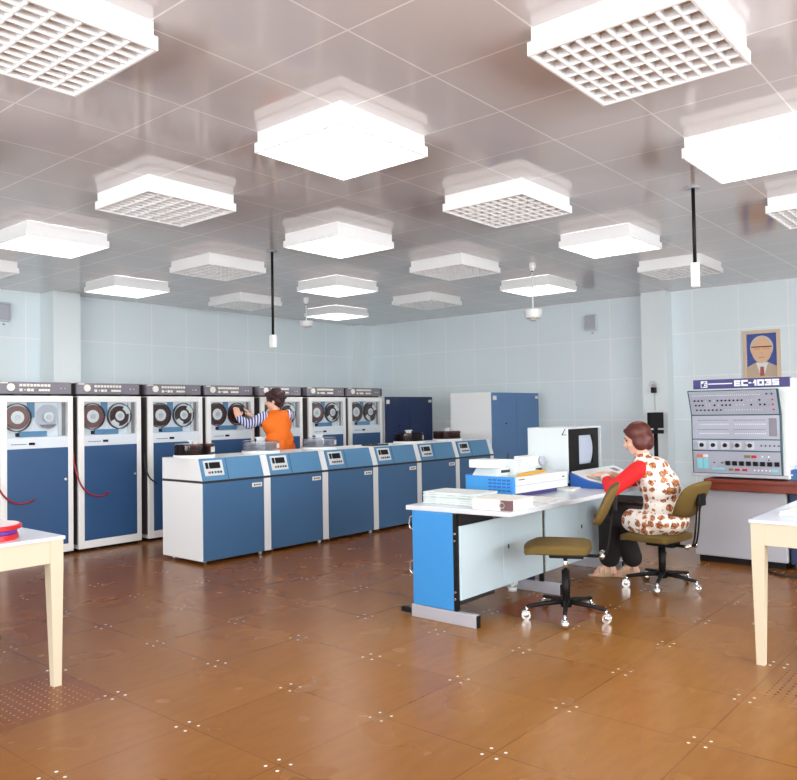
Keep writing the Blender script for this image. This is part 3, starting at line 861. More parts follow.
BASE = [R(-15)]
make_chair((3.755, -.055, 0), R(-8), 'olive swivel chair the woman in the floral smock sits on', .425, .685)

# ------------------------------------------------------------------ console
def make_console():
    # local x runs along the front to the right, front faces local -y (world -x)
    c = thing('control_console', 'grey control console with slanted panel of lamps and switches below a violet sign', 'console', (4.93, .108, 0), R(-90))
    # housing behind the panel
    MB().box(.02, .778, .045, .42, .745, 1.59, .004).box(.7782, .815, .046, .42, .86, 1.589, .003).build('housing', 'white', c)
    # panel, kinked: upper part leans forward
    W = .738
    body = MB()
    prof = [(.0, .775), (.02, .775), (.02, 1.285), (-.06, 1.50), (-.10, 1.50), (-.015, 1.285), (-.015, .98)]
    body.prism(prof, 0, W, 'x', .006)
    body.build('panel_housing', 'teal', c)
    def plate(y0, z0, y1, z1):
        """matrix of a panel plane from (y0,z0) up to (y1,z1): local x, local z up along plane"""
        d = Vector((0, y1 - y0, z1 - z0)); L = d.length
        a = math.atan2(-(y1 - y0), z1 - z0)
        return Matrix.Translation((0, y0, z0)) @ Matrix.Rotation(a, 4, 'X'), L
    # top section
    m1, L1 = plate(-.015, 1.285, -.10, 1.50)
    p1 = MB().box(.012, W - .012, -.006, .0, .006, L1 - .008, .002, m1).build('lamp_panel', 'consolegrey', c)
    rng = random.Random(3)
    def dots(name, m, mx, rows, r=.006, parent=None):
        q = MB()
        for z, xs in rows:
            for x in xs:
                q.cyl(mx @ Vector((x, -.0055, z)), mx @ Vector((x, -.011, z)), r, n=10)
        return q.build(name, m, parent)
    dots('lamp_row', 'letter', m1, [(.185, [.05 + .0165 * k for k in range(34)])], .0035, p1)
    dots('switch_row', 'black', m1, [(.137, [.055, .087, .119, .185, .25, .283, .316, .349, .382, .415, .448, .59]),
                                     (.095, [.06, .09, .12, .22, .283, .316, .349, .52, .59, .625])], .0075, p1)
    dots('switch_row', 'dark', m1, [(.05, [.062 + .034 * k for k in range(7)]), (.19, [.65, .69])], .0075, p1)
    dots('lamp_row', 'letter', m1, [(.137, [.15, .22, .5, .53, .56]), (.095, [.15, .18, .25, .4, .43, .46]), (.05, [.31 + .022 * k for k in range(14)])], .003, p1)
    dots('lamp_row', 'ledred', m1, [(.137, [.69]), (.095, [.69]), (.05, [.69])], .007, p1)
    # middle section
    m2, L2 = plate(-.015, 1.075, -.015, 1.283)
    p2 = MB().box(.012, W - .012, -.006, .0, .003, L2 - .003, .002, m2).build('register_panel', 'consolegrey', c)
    for z, nm in ((.165, 'dark'), (.085, 'dark')):
        q = MB()
        for x0 in (.06, .36):
            for k in range(18): q.box(x0 + k * .0145, x0 + k * .0145 + .008, -.008, -.005, z - .004, z + .004, 0, m2)
        q.build('register_row', 'panelgrey', p2)
        q = MB()
        for x0 in (.075, .375):
            for k in range(16): q.box(x0 + k * .0158, x0 + k * .0158 + .008, -.008, -.005, z - .038, z - .031, 0, m2)
        q.build('key_row', 'recess', p2)
    MB().box(.645, .705, -.009, -.005, .03, .18, .003, m2).build('speaker_grille', 'panelgrey', p2)
    # knob strip
    m3, L3 = plate(-.015, .977, -.015, 1.073)
    p3 = MB().box(.012, W - .012, -.006, .0, .003, L3 - .003, .002, m3).build('knob_panel', 'consolegrey', c)
    for x in (.09, .187, .287, .388, .49):
        kb = MB().cyl(m3 @ Vector((x, -.005, .047)), m3 @ Vector((x, -.028, .047)), .018, .015, 20)
        kb.box(x - .004, x + .004, -.038, -.026, .03, .066, .001, m3); kb.build('rotary_knob', 'black', p3)
        MB().box(x - .035, x + .035, -.0075, -.005, .012, .08, .002, m3).build('scale_plate', 'alu', p3)
    dots('switch_row', 'dark', m3, [(.047, [.58 + .034 * k for k in range(5)])], .007, p3)
    # lower section
    m4, L4 = plate(.0, .778, -.015, .975)
    p4 = MB().box(.012, W - .012, -.006, .0, .004, L4 - .004, .002, m4).build('button_panel', 'consolegrey', c)
    for k in range(8):
        x = .305 + k * .056; MB().box(x - .019, x + .019, -.018, -.005, .075, .112, .003, m4).build('push_button', 'black', p4)
    def patch(x0, x1, z0, z1, m, nm='key_patch'): MB().box(x0, x1, -.012, -.005, z0, z1, .002, m4).build(nm, m, p4)
    patch(.045, .095, .14, .165, 'ledorange'); patch(.1, .14, .14, .165, 'pinkwhite'); patch(.045, .095, .04, .132, 'ledcyan'); patch(.1, .14, .04, .132, 'ledcyan')
    patch(.17, .22, .03, .05, 'ledcyan'); patch(.225, .275, .03, .05, 'ledcyan')
    patch(.44, .49, .142, .165, 'ledolive'); patch(.498, .54, .142, .165, 'ledred')
    patch(.31, .345, .028, .048, 'ledolive'); patch(.36, .40, .028, .048, 'ledred'); patch(.42, .46, .028, .048, 'ledred')
    patch(.655, .705, .028, .048, 'ledcyan')
    dots('lamp_row', 'letter', m4, [(.155, [.585, .635]), (.038, [.52, .55, .58, .61, .64])], .006, p4)
    dots('switch_row', 'dark', m4, [(.095, [.19, .255]), (.128, [.635])], .006, p4)
    MB().box(-.01, W + .03, -.02, .05, .752, .777, .003).build('panel_sill', 'basegrey', c)
    # sign
    s = MB().box(.01, .80, .03, .10, 1.515, 1.597, .002).build('sign_board', 'signblue', c)
    SY0, SY1 = .026, .031
    MB().box(.078, .135, SY0, SY1, 1.526, 1.585, .003).build('emblem', 'letter', s)
    e = MB().box(.085, .103, SY0 - .001, SY0 + .001, 1.532, 1.562).tube([(.093, SY0, 1.540), (.111, SY0, 1.575), (.129, SY0, 1.575)], .004, 6)
    e.lathe([(.008, 0), (.014, 0), (.014, .002), (.008, .002), (.008, 0)], (.115, SY0 + .001, 1.549), 16, Matrix.Rotation(PI / 2, 4, 'X')); e.build('emblem_mark', 'signblue', s)
    MB().box(.142, .345, SY0, SY1, 1.553, 1.562).build('sign_line', 'letter', s)
    def glyph(mb, x, ch, w=.056, h=.052, z=1.531, st=.015):
        B = lambda a0, a1, b0, b1: mb.box(x + a0 * w, x + a1 * w, SY0, SY1, z + b0 * h, z + b1 * h)
        k = st / w; v = st / h; m0, m1_ = .5 - v / 2 + .02, .5 + v / 2 - .02
        if ch in 'EC': B(0, k, 0, 1); B(k, 1, 0, v); B(k, 1, 1 - v, 1)
        if ch == 'E': B(k, .92, m0, m1_)
        if ch == '-': B(0, 1, .4, .62)
        if ch == '1': B(1 - k, 1, 0, 1); mb.prism([(x + .1 * w, z + .42 * h), (x + .45 * w, z + .42 * h), (x + (1 - k) * w, z + .78 * h), (x + (1 - k) * w, z + h)], SY0, SY1, 'y')
        if ch == '0': B(0, k, 0, 1); B(1 - k, 1, 0, 1); B(k, 1 - k, 0, v); B(k, 1 - k, 1 - v, 1)
        if ch == '3': B(1 - k, 1, 0, 1); B(0, 1 - k, 0, v); B(0, 1 - k, 1 - v, 1); B(.25, 1 - k, m0, m1_)
        if ch == '5': B(0, 1, 1 - v, 1); B(0, k, m0, 1 - v); B(k, 1, m0, m1_); B(1 - k, 1, 0, m0); B(0, 1 - k, 0, v)
    x = .362
    for ch, w in (('E', .052), ('C', .052), ('-', .022), ('1', .034), ('0', .052), ('3', .052), ('5', .052)):
        g = MB(); glyph(g, x, ch, w); g.build('letter', 'letter', s); x += w + .007
    # base cabinet and plinth
    bc = MB().box(.0, .755, .0, .40, .055, .632, .012).build('base_cabinet', 'basegrey', c)
    MB().box(.03, .73, .03, .37, 0, .056).build('plinth', 'black', c)
    return c
make_console()
l = thing('console_table', 'red-brown wooden ledge running under the control console panel', 'table', (4.93, .135, 0), R(-90))
MB().box(.15, 1.35, -.10, .46, .705, .735, .004).build('ledge_top', 'wood', l)
MB().box(.12, 1.35, -.085, -.06, .640, .705, .003).build('apron', 'wood', l)
MB().box(.50, .62, -.055, .0, .634, .705, .003).build('bracket', 'black', l)
MB().cyl((.60, -.06, .665), (.64, -.06, .665), .022, n=16).build('roller', 'navy', l)
MB().box(.80, 1.35, .02, .44, .05, .64, .006).build('pedestal', 'navy', l)
MB().box(.84, 1.3, .05, .4, 0, .05).box(.84, .88, .05, .4, 0, .06).build('plinth', 'black', l)
ty = thing('console_typewriter', 'blue console typewriter with white markings, cut by the right edge', 'typewriter', (5.0, -.64, .7355), R(-90))
MB().box(0, .50, 0, .30, 0, .085, .006).build('case', 'terminalblue', ty)
MB().box(.004, .5, -.014, .0, .0, .06, .003).build('front_strip', 'bluedisk', ty)
q = MB().box(.025, .035, -.018, -.013, .015, .05).box(.035, .05, -.018, -.013, .043, .05).box(.09, .112, -.018, -.013, .043, .05).box(.104, .112, -.018, -.013, .015, .043).box(.15, .2, -.018, -.013, .02, .045)
q.build('marking', 'letter', ty)
MB().box(.02, .48, .10, .30, .085, .125, .008).build('carriage_cover', 'modesty', ty)
tag(MB().tube(spline([(4.9, -.45, .012), (4.72, -.58, .012), (4.66, -.70, .012), (4.72, -.95, .012)], 8), .010, 8).build('cable', 'rubber'), 'black cable on the floor in front of the console base', 'cable')

# ------------------------------------------------------------------ tables at the frame edges
def make_table(name, lab, x0, x1, y0, y1, h):
    t = thing(name, lab, 'table', (x0, y0, 0), 0, 'cream tables with pale tops')
    w, d = x1 - x0, y1 - y0
    MB().box(-.008, w + .008, -.008, d + .008, h - .018, h, .003).build('tabletop', 'tabletop', t)
    a = MB(); ah = .115
    a.box(.06, w - .06, .004, .024, h - .018 - ah, h - .018, .002); a.box(.06, w - .06, d - .024, d - .004, h - .018 - ah, h - .018, .002)
    a.box(.004, .024, .06, d - .06, h - .018 - ah, h - .018, .002); a.box(w - .024, w - .004, .06, d - .06, h - .018 - ah, h - .018, .002)
    a.build('apron', 'cream', t)
    for sx in (0, 1):
        for sy in (0, 1):
            bm = bmesh.new(); T, B = .066, .040
            ox, oy = (0 if sx == 0 else w), (0 if sy == 0 else d)
            dx, dy = (1 if sx == 0 else -1), (1 if sy == 0 else -1)
            top = [bm.verts.new((ox + dx * a_ * T, oy + dy * b_ * T, h - .018)) for a_, b_ in ((0, 0), (1, 0), (1, 1), (0, 1))]
            mid = [bm.verts.new((ox + dx * a_ * T, oy + dy * b_ * T, h - .16)) for a_, b_ in ((0, 0), (1, 0), (1, 1), (0, 1))]
            lo = [bm.verts.new((ox + dx * (.008 + a_ * B), oy + dy * (.008 + b_ * B), 0)) for a_, b_ in ((0, 0), (1, 0), (1, 1), (0, 1))]
            for A_, B_ in ((top, mid), (mid, lo)):
                for k in range(4): bm.faces.new((A_[k], A_[(k + 1) % 4], B_[(k + 1) % 4], B_[k]))
            bm.faces.new(top); bm.faces.new(lo)
            bmesh.ops.recalc_face_normals(bm, faces=bm.faces)
            MB()._add(bm).build('leg', 'cream', t)
    return t
make_table('work_table', 'cream table with tapered leg at the left edge, red reel on it', -1.35, -.085, 1.545, 2.70, .757)
make_table('work_table', 'cream table with tapered leg at the right edge, white papers on it', 2.325, 3.60, -1.95, -1.10, .762)
rl = thing('ribbon_reel', 'red reel with violet core lying flat on the left table', 'reel', (-.375, 1.735, .757))
MB().lathe([(.03, .052), (.150, .052), (.153, .055), (.153, .070), (.146, .074), (.03, .074), (.03, .052)], n=44).build('upper_flange', 'red', rl)
MB().lathe([(.0, .0), (.136, .0), (.138, .004), (.136, .026), (.0, .026)], n=44).build('lower_flange', 'red', rl)
MB().cyl((0, 0, .026), (0, 0, .052), .132, n=44).build('core', 'purple', rl)
MB().lathe([(.035, .074), (.14, .074), (.14, .077), (.035, .077), (.035, .074)], n=44).build('top_disc', 'pinkwhite', rl)
MB().cyl((0, 0, .072), (0, 0, .084), .03, n=24).build('spindle', 'dark', rl)
t = MB().box(0, .32, 0, .22, 0, .010, .002).box(.006, .30, .01, .215, .010, .022, .002)
o = tag(t.build('paper_stack', 'paper', loc=(2.52, -1.40, .763)), 'white paper stack on the right-hand cream table', 'paper'); o.rotation_euler = (0, 0, R(-8))

# ------------------------------------------------------------------ wall and ceiling fittings
def hanging_rod(x, y, zb, ze, lab):
    r = thing('hanging_rod', lab, 'hanging rod', (x, y, ZC), 0, 'rods hanging from the ceiling')
    MB().cyl((0, 0, 0), (0, 0, -.012), .05, n=24).build('ceiling_plate', 'alu', r)
    MB().cyl((0, 0, -.012), (0, 0, zb - ZC), .013, n=16).build('rod', 'black', r)
    MB().box(-.026, .026, -.026, .026, ze - ZC, zb - ZC, .005).build('end_socket', 'white', r)
hanging_rod(3.742, -.364, 2.421, 2.243, 'dark hanging rod with a white box end at the right, near the pillar')
hanging_rod(3.053, 3.558, 2.143, 2.014, 'thin dark hanging rod with white end above the disk units')
def detector(x, y, zt, zb, lab):
    r = thing('smoke_detector', lab, 'smoke detector', (x, y, ZC), 0, 'pendant smoke detectors')
    MB().lathe([(0, 0), (.034, 0), (.036, -.05), (.02, -.09), (0, -.09)], n=24).build('ceiling_cup', 'white', r)
    MB().cyl((0, 0, -.088), (0, 0, -.10), .012, n=12).build('collar', 'black', r)
    MB().cyl((0, 0, -.09), (0, 0, zt - ZC), .008, n=12).build('stem', 'white', r)
    h = zt - zb
    MB().lathe([(0, 0), (.098, 0), (.10, -.01), (.09, -h * .7), (.075, -h * .82), (0, -h * .82)], (0, 0, zt - ZC), 32).build('sensor_head', 'white', r)
    MB().cyl((0, 0, zt - ZC - h * .82), (0, 0, zt - ZC - h), .035, n=20).build('sensor_eye', 'cream', r)
detector(5.48, 2.012, 2.465, 2.345, 'white pendant smoke detector on a long stem, right of centre')
detector(5.43, 5.615, 2.65, 2.555, 'small white pendant smoke detector near the far corner')
def wall_box(loc, rz, lab):
    b = thing('wall_box', lab, 'wall box', loc, rz, 'grey boxes high on the walls')
    MB().box(-.105, .105, -.05, 0, -.125, .125, .03, None, 3).build('case', 'offwhite', b)
    MB().box(-.08, .08, -.056, -.048, -.10, .10, .02, None, 3).build('front_cover', 'basegrey', b)
    MB().sphere((.02, -.02, -.155), .016, 12).build('knob', 'alu', b)
wall_box((8.8, 2.925, 2.655), R(-90), 'grey rounded box high on the right wall, left of the pillar')
wall_box((2.19, 7.75, 2.70), 0, 'grey rounded box high on the back wall at the left edge')
wl = thing('wall_lamp', 'small wall lamp with round glass on a black base, on the right pillar', 'lamp', (8.56, 1.885, 1.62), R(-90))
MB().box(-.03, .03, -.07, 0, -.06, .02, .006).build('base', 'black', wl)
MB().sphere((0, -.06, .055), .055, 20).build('globe', 'clearcover', wl)
MB().sphere((0, -.06, .05), .022, 12).build('bulb', 'cream', wl)
MB().cyl((0, -.006, -.06), (0, -.006, -.30), .005, n=8).build('cord', 'alu', wl)
bs = thing('black_stand', 'black box on a black pole in front of the right pillar', 'stand', (8.32, 1.79, 0))
rz = R(-40)
m_ = Matrix.Rotation(rz, 4, 'Z')
MB().box(-.095, .095, -.05, .05, 1.075, 1.29, .006, m_).build('box', 'black', bs)
MB().box(-.095, .095, -.05, .05, 1.0, 1.05, .006, m_).cyl((0, 0, 1.04), (0, 0, 1.08), .03).build('lower_box', 'black', bs)
MB().cyl((0, 0, .03), (0, 0, 1.01), .028, n=16).build('pole', 'black', bs)
MB().cyl((0, 0, 0), (0, 0, .03), .17, n=32).build('foot', 'black', bs)

# portrait
p = thing('framed_portrait', 'framed portrait of a grey-haired man in glasses on the right wall', 'picture', (8.8, .757, 1.72), R(-90))
W, H = .455, .63
f_ = MB(); b_ = .045
for a in ((0, b_, 0, H), (W - b_, W, 0, H), (b_, W - b_, 0, .02), (b_, W - b_, H - b_, H)): f_.box(a[0], a[1], -.03, 0, a[2], a[3], .004)
f_.build('frame', 'gold', p)
pic = MB().box(b_, W - b_, -.012, -.002, .02, H - b_).build('picture', 'picblue', p)
cx = W / 2
def ell(cx, cz, rx, rz, y, m, n=28, nm='picture_shape'):
    MB().prism([(cx + rx * math.cos(2 * PI * k / n), cz + rz * math.sin(2 * PI * k / n)) for k in range(n)], y - .001, y, 'y').build(nm, m, pic)
MB().prism([(b_, .021), (W - b_, .021), (W - b_, .15), (cx + .07, .21), (cx - .07, .21), (b_, .15)], -.0135, -.0122, 'y').build('suit', 'picsuit', pic)
MB().prism([(cx - .075, .205), (cx + .075, .205), (cx + .02, .022), (cx - .015, .022)], -.0150, -.0136, 'y').build('shirt', 'picshirt', pic)
MB().prism([(cx - .022, .15), (cx + .022, .15), (cx + .028, .03), (cx, .022), (cx - .028, .03)], -.0165, -.0151, 'y').build('tie', 'pictie', pic)
ell(cx, .40, .142, .158, -.0150, 'picgrey', nm='hair'); ell(cx, .365, .124, .168, -.0165, 'picskin', nm='face')
MB().box(cx - .128, cx + .128, -.0185, -.0167, .405, .418).build('glasses', 'picdark', pic)
for s_ in (-1, 1):
    MB().box(cx + s_ * .055 - .042, cx + s_ * .055 + .042, -.0180, -.0167, .37, .405, .004).build('lens', 'piclens', pic)
MB().box(cx - .035, cx + .035, -.0178, -.0167, .27, .276).build('mouth', 'pictie', pic)
MB().box(cx - .01, cx + .012, -.0178, -.0167, .315, .345, .0).build('nose', 'piclens', pic)

# ------------------------------------------------------------------ people
def blob(name, prims, m, parent=None, voxel=.007, smooth=6):
    """one continuous surface from overlapping tapered limbs and ellipsoids"""
    mb = MB()
    for q in prims:
        if q[0] == 'cap':
            _, a, b, ra, rb = q
            mb.cyl(a, b, ra, rb, 16); mb.sphere(a, ra, 16); mb.sphere(b, rb, 16)
        elif q[0] == 'ell':
            mb.sphere(q[1], 1.0, 24, q[2], q[3] if len(q) > 3 else None)
        elif q[0] == 'chain':
            pts, rs = q[1], q[2]
            for a, b, ra, rb in zip(pts, pts[1:], rs, rs[1:]):
                mb.cyl(a, b, ra, rb, 14); mb.sphere(a, ra, 14)
            mb.sphere(pts[-1], rs[-1], 14)
    tmp = mb.build('tmp', m)
    md = tmp.modifiers.new('r', 'REMESH'); md.mode = 'VOXEL'; md.voxel_size = voxel; md.use_smooth_shade = True
    s = tmp.modifiers.new('s', 'SMOOTH'); s.factor = .5; s.iterations = smooth
    dg = bpy.context.evaluated_depsgraph_get(); dg.update()
    me = bpy.data.meshes.new_from_object(tmp.evaluated_get(dg)); me.name = name
    old = tmp.data; bpy.data.objects.remove(tmp); bpy.data.meshes.remove(old)
    me.materials.clear(); me.materials.append(M[m] if isinstance(m, str) else m)
    for pl in me.polygons: pl.use_smooth = True
    o = bpy.data.objects.new(name, me); col.objects.link(o)
    if parent: o.parent = parent
    return o

V = Vector
def hand_prims(w, d, up, side, size=1.0, curl=.5):
    """wrist point, pointing direction, palm normal (away from palm), thumb side"""
    d = V(d).normalized(); up = V(up).normalized(); sd = d.cross(up).normalized() * side
    out = []
    w = V(w)
    for k in (-1.5, -.5, .5, 1.5):
        base = w + d * .085 * size + sd * k * .019 * size
        out.append(('cap', w + d * .015 + sd * k * .012 * size, base, .016 * size, .013 * size))
        L = (.062, .074, .080, .072)[int(1.5 - k)] * size
        p1 = base + (d - up * curl * .4).normalized() * L * .5
        p2 = p1 + (d - up * curl * 1.2).normalized() * L * .5
        out.append(('chain', [base, p1, p2], [.0105 * size, .009 * size, .0075 * size]))
    tb = w + d * .03 * size + sd * .03 * size
    t1 = tb + (d * .7 + sd * .8 - up * .2).normalized() * .04 * size
    t2 = t1 + (d * .9 + sd * .2 - up * .4).normalized() * .035 * size
    out.append(('chain', [w + d * .01 * size, tb, t1, t2], [.018 * size, .015 * size, .011 * size, .008 * size]))
    return out

def head_prims(c, fwd, up, s=1.0):
    """c: centre of the head; returns primitives of skull, jaw, nose, ears"""
    fwd = V(fwd).normalized(); up = V(up).normalized(); sd = fwd.cross(up).normalized()
    fwd = up.cross(sd).normalized()
    rot = Matrix((sd, fwd, up)).transposed().to_4x4()
    c = V(c)
    P = lambda x, y, z: c + (sd * x + fwd * y + up * z) * s
    out = [('ell', P(0, -.012, .03), (.073 * s, .092 * s, .083 * s), rot),
           ('ell', P(0, .022, -.035), (.056 * s, .062 * s, .075 * s), rot),
           ('ell', P(0, .05, -.088), (.026 * s, .026 * s, .022 * s), rot),
           ('cap', P(0, .083, .012), P(0, .102, -.024), .008 * s, .013 * s),
           ('ell', P(0, .080, -.052), (.022 * s, .010 * s, .010 * s), rot),
           ('ell', P(.036, .058, -.03), (.022 * s, .02 * s, .022 * s), rot), ('ell', P(-.036, .058, -.03), (.022 * s, .02 * s, .022 * s), rot),
           ('ell', P(.074, -.01, -.012), (.009 * s, .02 * s, .032 * s), rot), ('ell', P(-.074, -.01, -.012), (.009 * s, .02 * s, .032 * s), rot)]
    return out, P, rot

def face_parts(person, P, rot, s=1.0, brow='hairdark'):
    for x in (-.03, .03):
        MB().sphere(P(x, .072, .008), .0115 * s, 12, (1, .6, .7), rot).build('eye', 'eye', person)
        MB().sphere(P(x, .080, .028), .016 * s, 10, (1, .35, .25), rot).build('eyebrow', brow, person)
    MB().sphere(P(0, .087, -.052), .019 * s, 12, (1, .45, .35), rot).build('mouth', 'lips', person)

# --- woman at the desk (world coordinates minus her seat point)
def woman():
    B = V((3.755, -.055, 0))
    w = thing('person', 'seated woman with auburn hair in a floral smock and red sleeves typing at the terminal', 'person', B)
    L = lambda x, y, z: V((x, y, z)) - B
    pel = L(3.755, -.06, .505); wst = L(3.745, -.07, .69); chs = L(3.735, -.005, .85); nb = L(3.74, .065, .975)
    hc = L(3.745, .118, 1.118)
    shL, shR = L(3.575, .045, .893), L(3.90, .06, .905)
    elL, elR = L(3.475, .205, .745), L(3.995, .235, .755)
    wrL, wrR = L(3.68, .36, .83), L(3.85, .38, .83)
    hpL, hpR = L(3.685, -.03, .50), L(3.865, -.03, .50)
    knL, knR = L(3.77, .38, .525), L(3.915, .35, .525)
    anL, anR = L(3.905, .44, .095), L(3.995, .285, .095)
    dirL, dirR = V((-.12, .155, -.02)), V((-.12, .16, -.02))
    hp, P, rot = head_prims(hc, (-.26, .90, -.30), (.0, .30, .95), 1.0)
    feet = []
    for an, d in ((anL, dirL), (anR, dirR)):
        d = d.normalized(); g = V((0, 0, 1)); sd = d.cross(g).normalized()
        heel = an + V((0, 0, -.058)) - d * .03
        feet += [('cap', an, heel, .036, .03), ('cap', heel, an + d * .10 + V((0, 0, -.062)), .03, .03), ('cap', an, an + d * .09 + V((0, 0, -.05)), .032, .028)]
        for k in range(5):
            b0 = an + d * (.10 - .008 * abs(k - 1)) + sd * (k - 2) * .016 + V((0, 0, -.068))
            feet.append(('cap', b0, b0 + d * (.05 - .006 * k), .0125, .010))
    body = [('cap', pel, wst, .135, .118), ('cap', wst, chs, .118, .125), ('cap', chs, nb, .12, .06),
            ('cap', nb, hc + V((0, -.02, -.04)), .052, .048),
            ('cap', nb - V((0, .01, .05)), shL, .07, .055), ('cap', nb - V((0, .01, .05)), shR, .07, .055),
            ('chain', [shL, elL, wrL], [.05, .037, .025]), ('chain', [shR, elR, wrR], [.05, .037, .025]),
            ('chain', [hpL, knL, anL], [.09, .06, .036]), ('chain', [hpR, knR, anR], [.09, .06, .036]),
            ('cap', hpL, hpR, .1, .1)] + hp + feet
    body += hand_prims(wrL, (.15, .9, .06), (0, -.06, 1), 1, .95, .35) + hand_prims(wrR, (-.1, .9, .06), (0, -.06, 1), -1, .95, .35)
    blob('body', body, 'skin', w, .006, 3)
    face_parts(w, P, rot, 1.0, 'hairred')
    # hair: chin-length, covers the back and sides
    hair = [('ell', P(0, -.026, .045), (.088, .100, .090), rot), ('ell', P(0, -.056, -.01), (.086, .072, .088), rot),
            ('ell', P(.064, -.03, -.03), (.03, .062, .072), rot), ('ell', P(-.064, -.03, -.03), (.03, .062, .072), rot),
            ('ell', P(0, -.065, -.055), (.070, .05, .052), rot), ('ell', P(0, .042, .082), (.060, .036, .022), rot)]
    blob('hair', hair, 'hairred', w, .006, 3)
    # sweater sleeves and collar
    sl = [('chain', [shL, elL, elL + (wrL - elL) * .72], [.066, .056, .040]), ('cap', shL - V((-.04, 0, 0)), shL, .07, .066)]
    blob('sleeve', sl, 'redknit', w, .007, 4)
    sl = [('chain', [shR, elR, elR + (wrR - elR) * .45], [.066, .054, .044]), ('cap', shR - V((.04, 0, 0)), shR, .07, .066)]
    blob('sleeve', sl, 'redknit', w, .007, 4)
    c0 = elL + (wrL - elL) * .72
    blob('cuff', [('cap', c0 - (wrL - elL).normalized() * .01, c0 + (wrL - elL).normalized() * .022, .043, .04)], 'paper', w, .006, 2)
    # trousers, flared towards the feet
    kb = lambda k, a: a + V((0, 0, .055))
    tr = [('chain', [hpL, knL, (knL + anL) / 2, kb(knL, anL)], [.108, .082, .080, .084]), ('chain', [hpR, knR, (knR + anR) / 2, kb(knR, anR)], [.108, .082, .078, .080]), ('cap', hpL, hpR, .115, .115), ('cap', pel, wst - V((0, 0, .06)), .14, .125)]
    blob('trousers', tr, 'trousers', w, .008, 4)
    # smock
    sm = [('cap', pel + V((0, -.01, .0)), wst, .15, .135), ('cap', wst, chs, .135, .135), ('cap', chs, nb - V((0, .005, .025)), .13, .078),
          ('cap', nb - V((0, 0, .045)), shL + V((.035, 0, -.005)), .084, .062), ('cap', nb - V((0, 0, .045)), shR + V((-.035, 0, -.005)), .084, .062),
          ('ell', wst + V((0, -.01, .05)), (.165, .125, .17)), ('ell', pel + V((0, -.01, .0)), (.21, .19, .115)), ('ell', pel + V((0, -.02, .09)), (.175, .15, .14)), ('ell', chs + V((0, -.02, .0)), (.165, .115, .14)),
          ('cap', hpL + V((-.02, .02, -.015)), hpL + V((.02, .17, .0)), .112, .098), ('cap', hpR + V((.02, .02, -.015)), hpR + V((.02, .17, .0)), .112, .098)]
    blob('smock', sm, 'smock', w, .008, 5)
    for an, d, sd_ in ((anL, dirL, 1), (anR, dirR, 1)):
        d = d.normalized(); g = V((0, 0, 1)); sd = d.cross(g).normalized()
        pts = []
        for k in range(20):
            a = 2 * PI * k / 20
            q = an + d * (.05 + .125 * math.cos(a)) + sd * (.042 * math.sin(a) * (1 + .15 * math.cos(a)))
            pts.append((q.x, q.y))
        so = MB().prism(pts, .001, .013, 'z', .003).build('sandal', 'sandal', w)
        st = MB()
        for t_ in (.045, .085, .0):
            c0 = an + d * t_
            st.tube(spline([(c0 + sd * .042).to_tuple()[:2] + (.012,), (c0 + sd * .036).to_tuple()[:2] + (.055 if t_ else .075,), (c0).to_tuple()[:2] + (.075 if t_ > .06 else .088,), (c0 - sd * .036).to_tuple()[:2] + (.055 if t_ else .075,), (c0 - sd * .042).to_tuple()[:2] + (.012,)], 5), .008, 8)
        st.build('strap', 'sandal', so)
    return w
woman()

